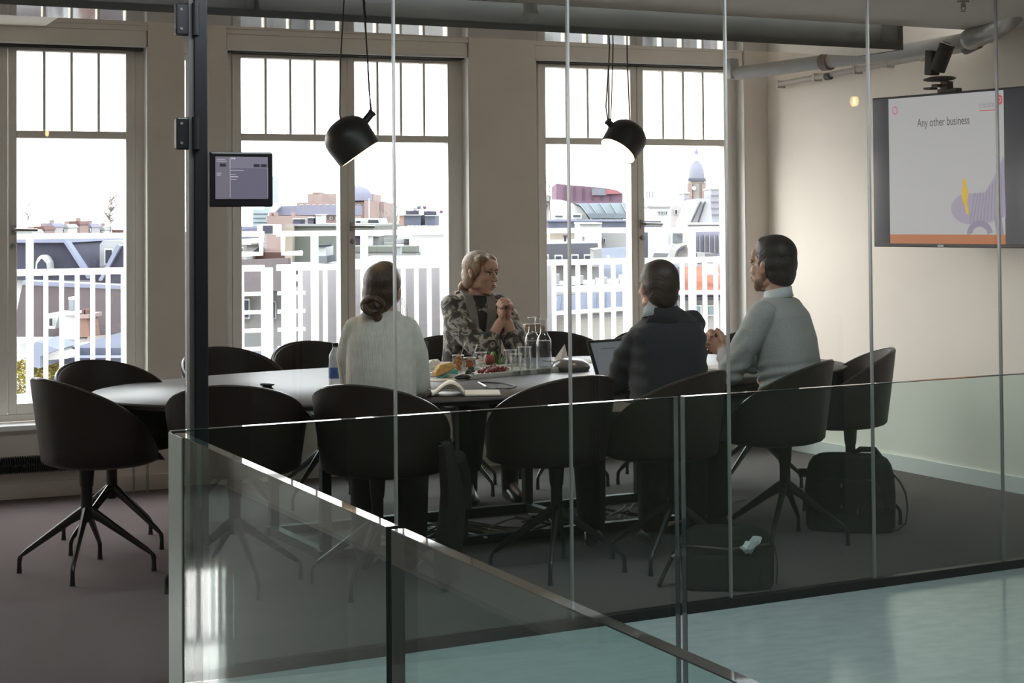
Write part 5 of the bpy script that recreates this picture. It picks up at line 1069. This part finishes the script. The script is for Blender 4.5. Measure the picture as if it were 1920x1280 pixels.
for i, (x0, x1, y0) in enumerate(((757, 789, 404), (797, 816, 405))):
    t = bld('cooling_unit', ['wide blue grey cooling unit on the white plant room', 'narrow blue grey cooling unit on the white plant room'][i], 'roof unit', x0, 423, 37); ext('casing', t, R_(x0, y0, x1, 423), 37, 2, slateb); ext('rim', t, R_(x0-1, y0-2, x1+1, y0), 36.9, 2.2, conc)
    q = MB(); c = at((x0+x1)/2, y0-4, 37.6)-t.location; q.cyl(c, .14, .12, 14); q.build('fan_cowl', slate, t, True)
t = bld('antenna_rack', 'rack of rooftop antennas and pipes above the cooling units', 'antenna', 795, 403, 39)
for k, (x, y) in enumerate(((760, 392), (768, 396), (777, 389), (784, 386), (789, 384), (795, 386), (802, 395), (810, 396), (818, 399), (826, 394))):
    ext('mast', t, R_(x, y, x+1.2, 426), 39+.1*k, .08, [slate, conc][k % 2]); ext('antenna_head', t, R_(x-2, y, x+4, y+6), 38.9+.1*k, .2, [twhite, maroon, conc, slateb][k % 4])
b = bld('orange_brick_gable', 'small orange brick gable left of the cooling units', 'house', 751, 440, 70); ext('wall', b, R_(748, 404, 756, 450), 70, 3, cm('gable_orange', (.38, .24, .18))); ext('cap', b, R_(747, 402, 757, 404), 69.9, 3.2, twhite)
b = bld('street_trees', 'pale bare street trees far behind the rooftop cabin', 'trees', 722, 425, 150); q = MB(); r = random.Random(6)
for k in range(40):
    c = at(r.uniform(712, 748), r.uniform(404, 428), 150+r.uniform(-4, 4))-b.location; q.tube([c, c+V((r.uniform(-.3, .3), 0, r.uniform(.4, 1.0)))], .04, 4)
f = q.build('branches', cm('twig', (.30, .25, .23)), b); f['kind'] = 'stuff'
# --- right window
b = bld('maroon_theatre', 'long maroon clad theatre with curved roof line far in right window', 'building', 1100, 365, 260)
ext('wall', b, [(1043, 376), (1043, 344), (1068, 346.5), (1110, 350), (1140, 353), (1158, 357), (1168, 363), (1168, 385), (1043, 385)], 260, 30, maroon); ext('louvre_box', b, R_(1110, 353, 1137, 366), 259.5, 1, cm('louvre_grey', (.2, .2, .23))); ext('red_panel', b, [(1137, 354), (1157, 357.5), (1166, 363), (1137, 364)], 259.4, .8, cm('panel_red', (.34, .14, .15)))
for k in range(6): ext('panel_joint', b, R_(1060+k*17, 349+k*1.2, 1060.7+k*17, 376), 259.6, .4, cm('joint_dark', (.16, .10, .13)))
b = bld('arched_glass_hall', 'white barrel vaulted hall with arched glass roof below the theatre', 'building', 1090, 400, 170)
arcp = [(1033+ (1108-1033)*k/14, 416-42*max(0, 1-(max(0, k/14-.05)/.95)**2.6)) for k in range(15)]
ext('end_wall', b, [(1030, 416)]+arcp, 170, 3, cm('vault_white', (.66, .66, .66), var=.03)); ext('glass_vault', b, [(1078, 381), (1180, 380), (1180, 411), (1107, 411), (1100, 398), (1090, 387)], 169, 20, cm('vault_glass', (.33, .38, .42), var=.12, vs=.5))
for k in range(5): ext('glazing_bar', b, [(1085+k*20, 381), (1086+k*20, 381), (1110+k*18, 411), (1109+k*18, 411)], 168.7, .4, twhite)
ext('dark_glass', b, [(1102, 400), (1180, 400), (1180, 409), (1107, 409)], 168.6, .5, cm('vault_dark', (.19, .22, .25)))
wins(b, [(1038, 401, 1058, 410), (1072, 400, 1091, 410)], 169.6, cm('bush_dark', (.10, .11, .11)))
b = bld('long_slate_roof', 'long blue slate roof running below the glass vault', 'building', 1090, 425, 110); ext('roof', b, [(1026, 414), (1180, 413), (1180, 430), (1031, 430)], 110, 8, slateb); ext('ridge', b, R_(1025, 412, 1180, 415), 109.8, 8, trim); ext('wall', b, R_(1031, 430, 1180, 470), 110.4, 7, sand)
b = bld('white_box_house', 'plain white box house in front of the long slate roof', 'house', 1110, 440, 75); ext('wall', b, R_(1087, 419, 1128, 470), 75, 6, twhite); ext('parapet', b, R_(1086, 417, 1129, 420), 74.8, 6.3, twhite); wins(b, [(1131, 446, 1136, 456)], 76)
ext('side_wall', b, R_(1128, 437, 1180, 470), 76, 6, conc)
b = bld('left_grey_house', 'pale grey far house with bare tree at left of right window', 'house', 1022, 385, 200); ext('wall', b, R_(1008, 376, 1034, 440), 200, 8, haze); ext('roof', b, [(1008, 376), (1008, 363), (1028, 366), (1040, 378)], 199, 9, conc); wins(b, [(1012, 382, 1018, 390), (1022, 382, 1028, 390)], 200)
baretree('bare dark tree in front of the maroon theatre', 1031, 385, 150, 3.0, 12, 20)
b = bld('slate_mansard_row', 'grey slate mansard row with four white windows in right window', 'house', 1060, 475, 52)
ext('mansard_slope', b, [(1005, 458), (1121, 456), (1124, 496), (1005, 498)], 52, 7, cm('mansard_grey', (.115, .115, .135))); ext('flat_top', b, [(1005, 450, 58), (1118, 448, 58), (1121, 457, 52), (1005, 459, 52)], 55, .3, conc); wins(b, [(1014, 477, 1029, 489), (1040, 478, 1055, 493), (1071, 477, 1085, 493), (1095, 477, 1110, 493)], 51.8); ext('wall', b, R_(1005, 497, 1124, 560), 52.5, 6, conc)
for i, x in enumerate((1020, 1058, 1092)):
    t = bld('roof_vent', ['leftmost small roof vent on the grey mansard row', 'middle small roof vent on the grey mansard row', 'rightmost small roof vent on the grey mansard row'][i], 'vent', x, 452, 55.5, 'vents on the mansard row'); ext('vent_pipe', t, R_(x, 443, x+4, 453), 55.5, .3, [twhite, slate, conc][i]); ext('vent_hood', t, R_(x-2, 441, x+6, 444), 55.4, .5, [conc, slate, twhite][i])
b = bld('blue_dormer_house', 'blue grey roof with white stone dormer right of the mansard row', 'house', 1145, 480, 44); ext('roof', b, [(1125, 466, 47), (1190, 462, 47), (1190, 545, 41), (1122, 545, 41)], 44, .4, cm('roof_blue', (.16, .175, .215))); ext('dormer', b, [(1113, 500), (1114, 472), (1112, 468), (1128, 466), (1128, 500)], 42, 2, conc); ext('skylight', b, [(1137, 478), (1142, 478), (1146, 488), (1140, 488)], 43, .1, twhite); ext('wall', b, R_(1122, 545, 1190, 600), 41.5, 5, conc)
t = bld('roof_terrace_clutter', 'white roof terrace with pipes and vents in right window', 'roof terrace', 1090, 540, 36); ext('deck', t, [(1040, 528, 38), (1180, 522, 38), (1180, 545, 33), (1040, 552, 33)], 36, .3, twhite)
for k in range(9): ext('pipe', t, R_(1042+k*15, 514+(k*7) % 9, 1049+k*15, 533), 36, .4, [conc, slate, twhite][k % 3])
b = bld('blue_seam_roof_house', 'pale house with blue standing seam metal roof behind right window railing', 'house', 1100, 620, 24)
ext('metal_roof', b, [(1046, 555, 25.5), (1190, 545, 25.5), (1190, 578, 23.5), (1038, 588, 23.5)], 24.5, .15, bluem)
for k in range(9): ext('standing_seam', b, [(1052+k*16.5, 554.6-k*1.15, 25.4), (1053+k*16.5, 554.6-k*1.15, 25.4), (1049+k*17, 587-k*1.1, 23.4), (1047.6+k*17, 587-k*1.1, 23.4)], 26, .1, slateb)
ext('eaves', b, [(1036, 586), (1190, 576), (1190, 581), (1036, 591)], 23.2, .3, twhite); ext('wall', b, [(1036, 591), (1190, 581), (1190, 760), (1036, 760)], 23.6, 5, cm('house_beige', (.30, .29, .275), var=.05)); ext('vent_strip', b, [(1090, 592), (1190, 585), (1190, 591), (1090, 598)], 23.4, .1, cm('strip_grey', (.14, .14, .15)))
ext('corner_wall', b, R_(1020, 582, 1042, 760), 23.3, 2, lilac); wins(b, [(1112, 664, 1134, 690), (1140, 660, 1168, 690)], 23.5, teal)
t = bld('dark_panel_wall', 'dark violet wall end at the lower left of right window', 'wall', 1028, 560, 19); ext('wall_panel', t, R_(1018, 500, 1038, 580), 19, .4, cm('violet_dark', (.10, .095, .11))); ext('cap', t, R_(1017, 498, 1039, 500), 18.9, .5, twhite)
b = bld('domed_tower', 'tall church tower with lead dome and lantern in right window', 'tower', 1308, 400, 300)
c0 = at(1307, 410, 300); k = 300/FPX
def lat(y): return (at(1307, y, 300)-c0).z
q = MB(); q.lathe([(17*k, lat(420)), (17*k, lat(345)), (18.5*k, lat(344)), (18.5*k, lat(338))], c0-b.location, 10); q.build('drum', cm('tower_stone', (.40, .36, .33)), b)
q = MB(); q.lathe([(15*k, lat(339)), (15*k, lat(332)), (13.5*k, lat(318)), (10*k, lat(308)), (5*k, lat(303)), (4.5*k, lat(301))], c0-b.location, 24); q.build('dome', cm('dome_lead', (.25, .25, .30), var=.1, vs=.3), b, True)
q = MB()
for j in range(6): a_ = j*pi/3; p = c0-b.location+V((3.6*k*cos(a_), 3.6*k*sin(a_), 0)); q.tube([p+V((0, 0, lat(303))), p+V((0, 0, lat(289)))], .7*k, 6)
q.build('lantern', conc, b); q = MB(); q.lathe([(5*k, lat(289)), (4*k, lat(285)), (1*k, lat(279)), (.3*k, lat(272))], c0-b.location, 14); q.build('lantern_cap', lilac, b, True)
q = MB(); p = at(1301, 353, 298)-b.location; q.cyl(p, 3.6*k, .3, 18, M.Rotation(pi/2, 3, 'X')); q.build('clock_face', twhite, b)
for x in (1290, 1316): ext('corner_pier', b, R_(x, 345, x+8, 420), 298, 2, pbrick)
ext('balustrade', b, R_(1291, 334, 1324, 339), 298, 1, slateb)
b = bld('timber_church', 'pale steep roofed church with diagonal ribs below the domed tower', 'church', 1320, 420, 120); ext('roof', b, [(1293, 418), (1312, 372), (1331, 372), (1336, 418)], 120, 10, cm('church_pale', (.44, .44, .46), var=.04)); ext('wall', b, R_(1290, 418, 1365, 480), 120.3, 9, cm('church_wall', (.45, .44, .46), var=.04)); ext('cornice', b, R_(1288, 417, 1365, 421), 119.6, 1, twhite)
for x in (0, 13): ext('roof_rib', b, [(1296+x, 416), (1298+x, 416), (1316+x*.6, 378), (1314+x*.6, 378)], 119.7, .5, slate)
for x0, x1, y0, lb in ((1283, 1292, 363, 'pale slab tower left of the domed tower'), (1333, 1352, 355, 'pale slab tower right of the domed tower')):
    b = bld('slab_tower', lb, 'building', x0, 410, 220); ext('wall', b, R_(x0, y0, x1, 440), 220, 8, cm('slab_lilac', (.36, .355, .40), var=.04)); ext('cornice', b, R_(x0-1, y0-3, x1+1, y0), 219.8, 8.3, twhite)
    for k_ in range(4): ext('floor_band', b, R_(x0, y0+10+k_*12, x1, y0+11.5+k_*12), 219.7, .2, lilac)
b = bld('white_villa', 'white flat villa block at the left of right window right leaf', 'house', 1232, 400, 140); ext('wall', b, R_(1216, 388, 1256, 430), 140, 8, twhite); ext('upper_block', b, R_(1200, 370, 1225, 430), 146, 8, cm('villa_white', (.6, .6, .6), var=.03)); ext('parapet', b, R_(1214, 386, 1258, 389), 139.8, 8, conc); wins(b, [(1234, 395, 1238, 402), (1241, 395, 1245, 402), (1248, 395, 1252, 402)], 140)
for x in (1212, 1217, 1223): ext('chimney', b, R_(x, 358, x+2.5, 371), 146, .6, conc)
b = bld('round_gable', 'pale pinkish round gabled house right of the white villa', 'house', 1268, 400, 160); ext('wall', b, [(1258, 425), (1258, 395), (1262, 386), (1268, 382), (1274, 386), (1279, 395), (1279, 425)], 160, 6, cm('gable_pink', (.45, .41, .40), var=.04)); wins(b, [(1265, 392, 1271, 402)], 160)
b = bld('grey_slope_roof', 'dark blue slope roof behind the right door handle', 'house', 1222, 425, 100); ext('roof', b, [(1196, 414), (1239, 414), (1243, 428), (1196, 428)], 100, 6, slateb); ext('wall', b, R_(1196, 428, 1243, 470), 100.4, 5, conc)
b = bld('white_gallery', 'bright white gallery wall with dark square window in right leaf', 'building', 1245, 460, 60); ext('wall', b, R_(1219, 432, 1300, 490), 60, 6, twhite); ext('side_wall', b, R_(1200, 434, 1219, 490), 61, 4, slateb); ext('roof_patch', b, [(1223, 486), (1228, 474), (1258, 475), (1258, 487)], 59, .4, cm('patch_grey', (.17, .17, .18)))
wins(b, [(1258, 433, 1284, 460)], 59.9, cm('grid_pane', (.13, .14, .15), var=.4, vs=4))
b = bld('ornate_gable', 'ornate round stone gable with pillar behind the navy man\'s head', 'house', 1290, 475, 50); ext('wall', b, [(1262, 487), (1268, 470), (1278, 461), (1290, 458), (1302, 463), (1306, 487)], 50, 2, cm('gable_stone', (.27, .26, .26), var=.3, vs=3)); ext('pillar', b, R_(1291, 432, 1300, 465), 49.5, 1, sand); ext('arch_band', b, [(1268, 478), (1272, 468), (1284, 462), (1284, 465), (1275, 470), (1271, 479)], 49.7, .4, slate)
b = bld('pale_shed_row', 'pale ribbed wall with grey roofs right of the ornate gable', 'building', 1330, 460, 65); ext('wall', b, R_(1303, 432, 1370, 490), 65, 5, lilac); ext('stub_chimney', b, R_(1307, 474, 1322, 487), 60, 1.5, conc); ext('roof', b, [(1322, 475), (1340, 475), (1344, 486), (1320, 486)], 61, 2, cm('patch_grey', (.17, .17, .18)))
for k_ in range(5): ext('rib', b, R_(1312+k_*9, 440, 1313+k_*9, 474), 64.8, .2, conc)
b = bld('orange_tiled_house', 'orange tiled roof with white gables at right of right window', 'house', 1320, 525, 38); ext('tiled_slope', b, [(1272, 500, 42), (1380, 500, 42), (1380, 548, 36), (1276, 546, 36)], 39, .4, redt); ext('hip', b, [(1272, 500), (1282, 500), (1276, 556), (1238, 556), (1248, 525)], 36.5, 3, slateb)
ext('eaves', b, R_(1270, 546, 1380, 552), 35.6, .4, twhite); ext('wall', b, R_(1230, 552, 1380, 760), 36.2, 5, conc); ext('white_gable', b, [(1325, 515), (1337, 496), (1349, 515)], 37, 1, twhite); ext('dark_band', b, R_(1240, 556, 1380, 563), 35.9, .3, slate); wins(b, [(1300, 572, 1316, 592), (1326, 572, 1342, 592)], 36.2, teal)

# carry every building down to the street
for o in [o for o in COL.objects if o.parent is None and o.type == 'EMPTY' and o.get('category') in ('house', 'building', 'tower', 'church', 'cabin', 'shed', 'roof terrace', 'wall', 'trees')]:
    vs = [o.location+v.co for c in o.children if c.type == 'MESH' for v in c.data.vertices]; z0 = min(v.z for v in vs)
    if z0 < -13.9: continue
    low = [v for v in vs if v.z < z0+ (max(q.z for q in vs)-z0)*.3]; rr1 = V((HF.y, -HF.x, 0)); a_ = [v.dot(rr1) for v in low]; d_ = [v.dot(HF) for v in low]
    pts = [rr1*x+HF*y for x, y in ((min(a_), min(d_)+.05), (max(a_), min(d_)+.05), (max(a_), max(d_)), (min(a_), max(d_)))]
    q = MB(); q.loft([[V((p.x, p.y, z))-o.location for p in pts] for z in (-14, z0+.05)]); q.build('lower_wall', conc, o)
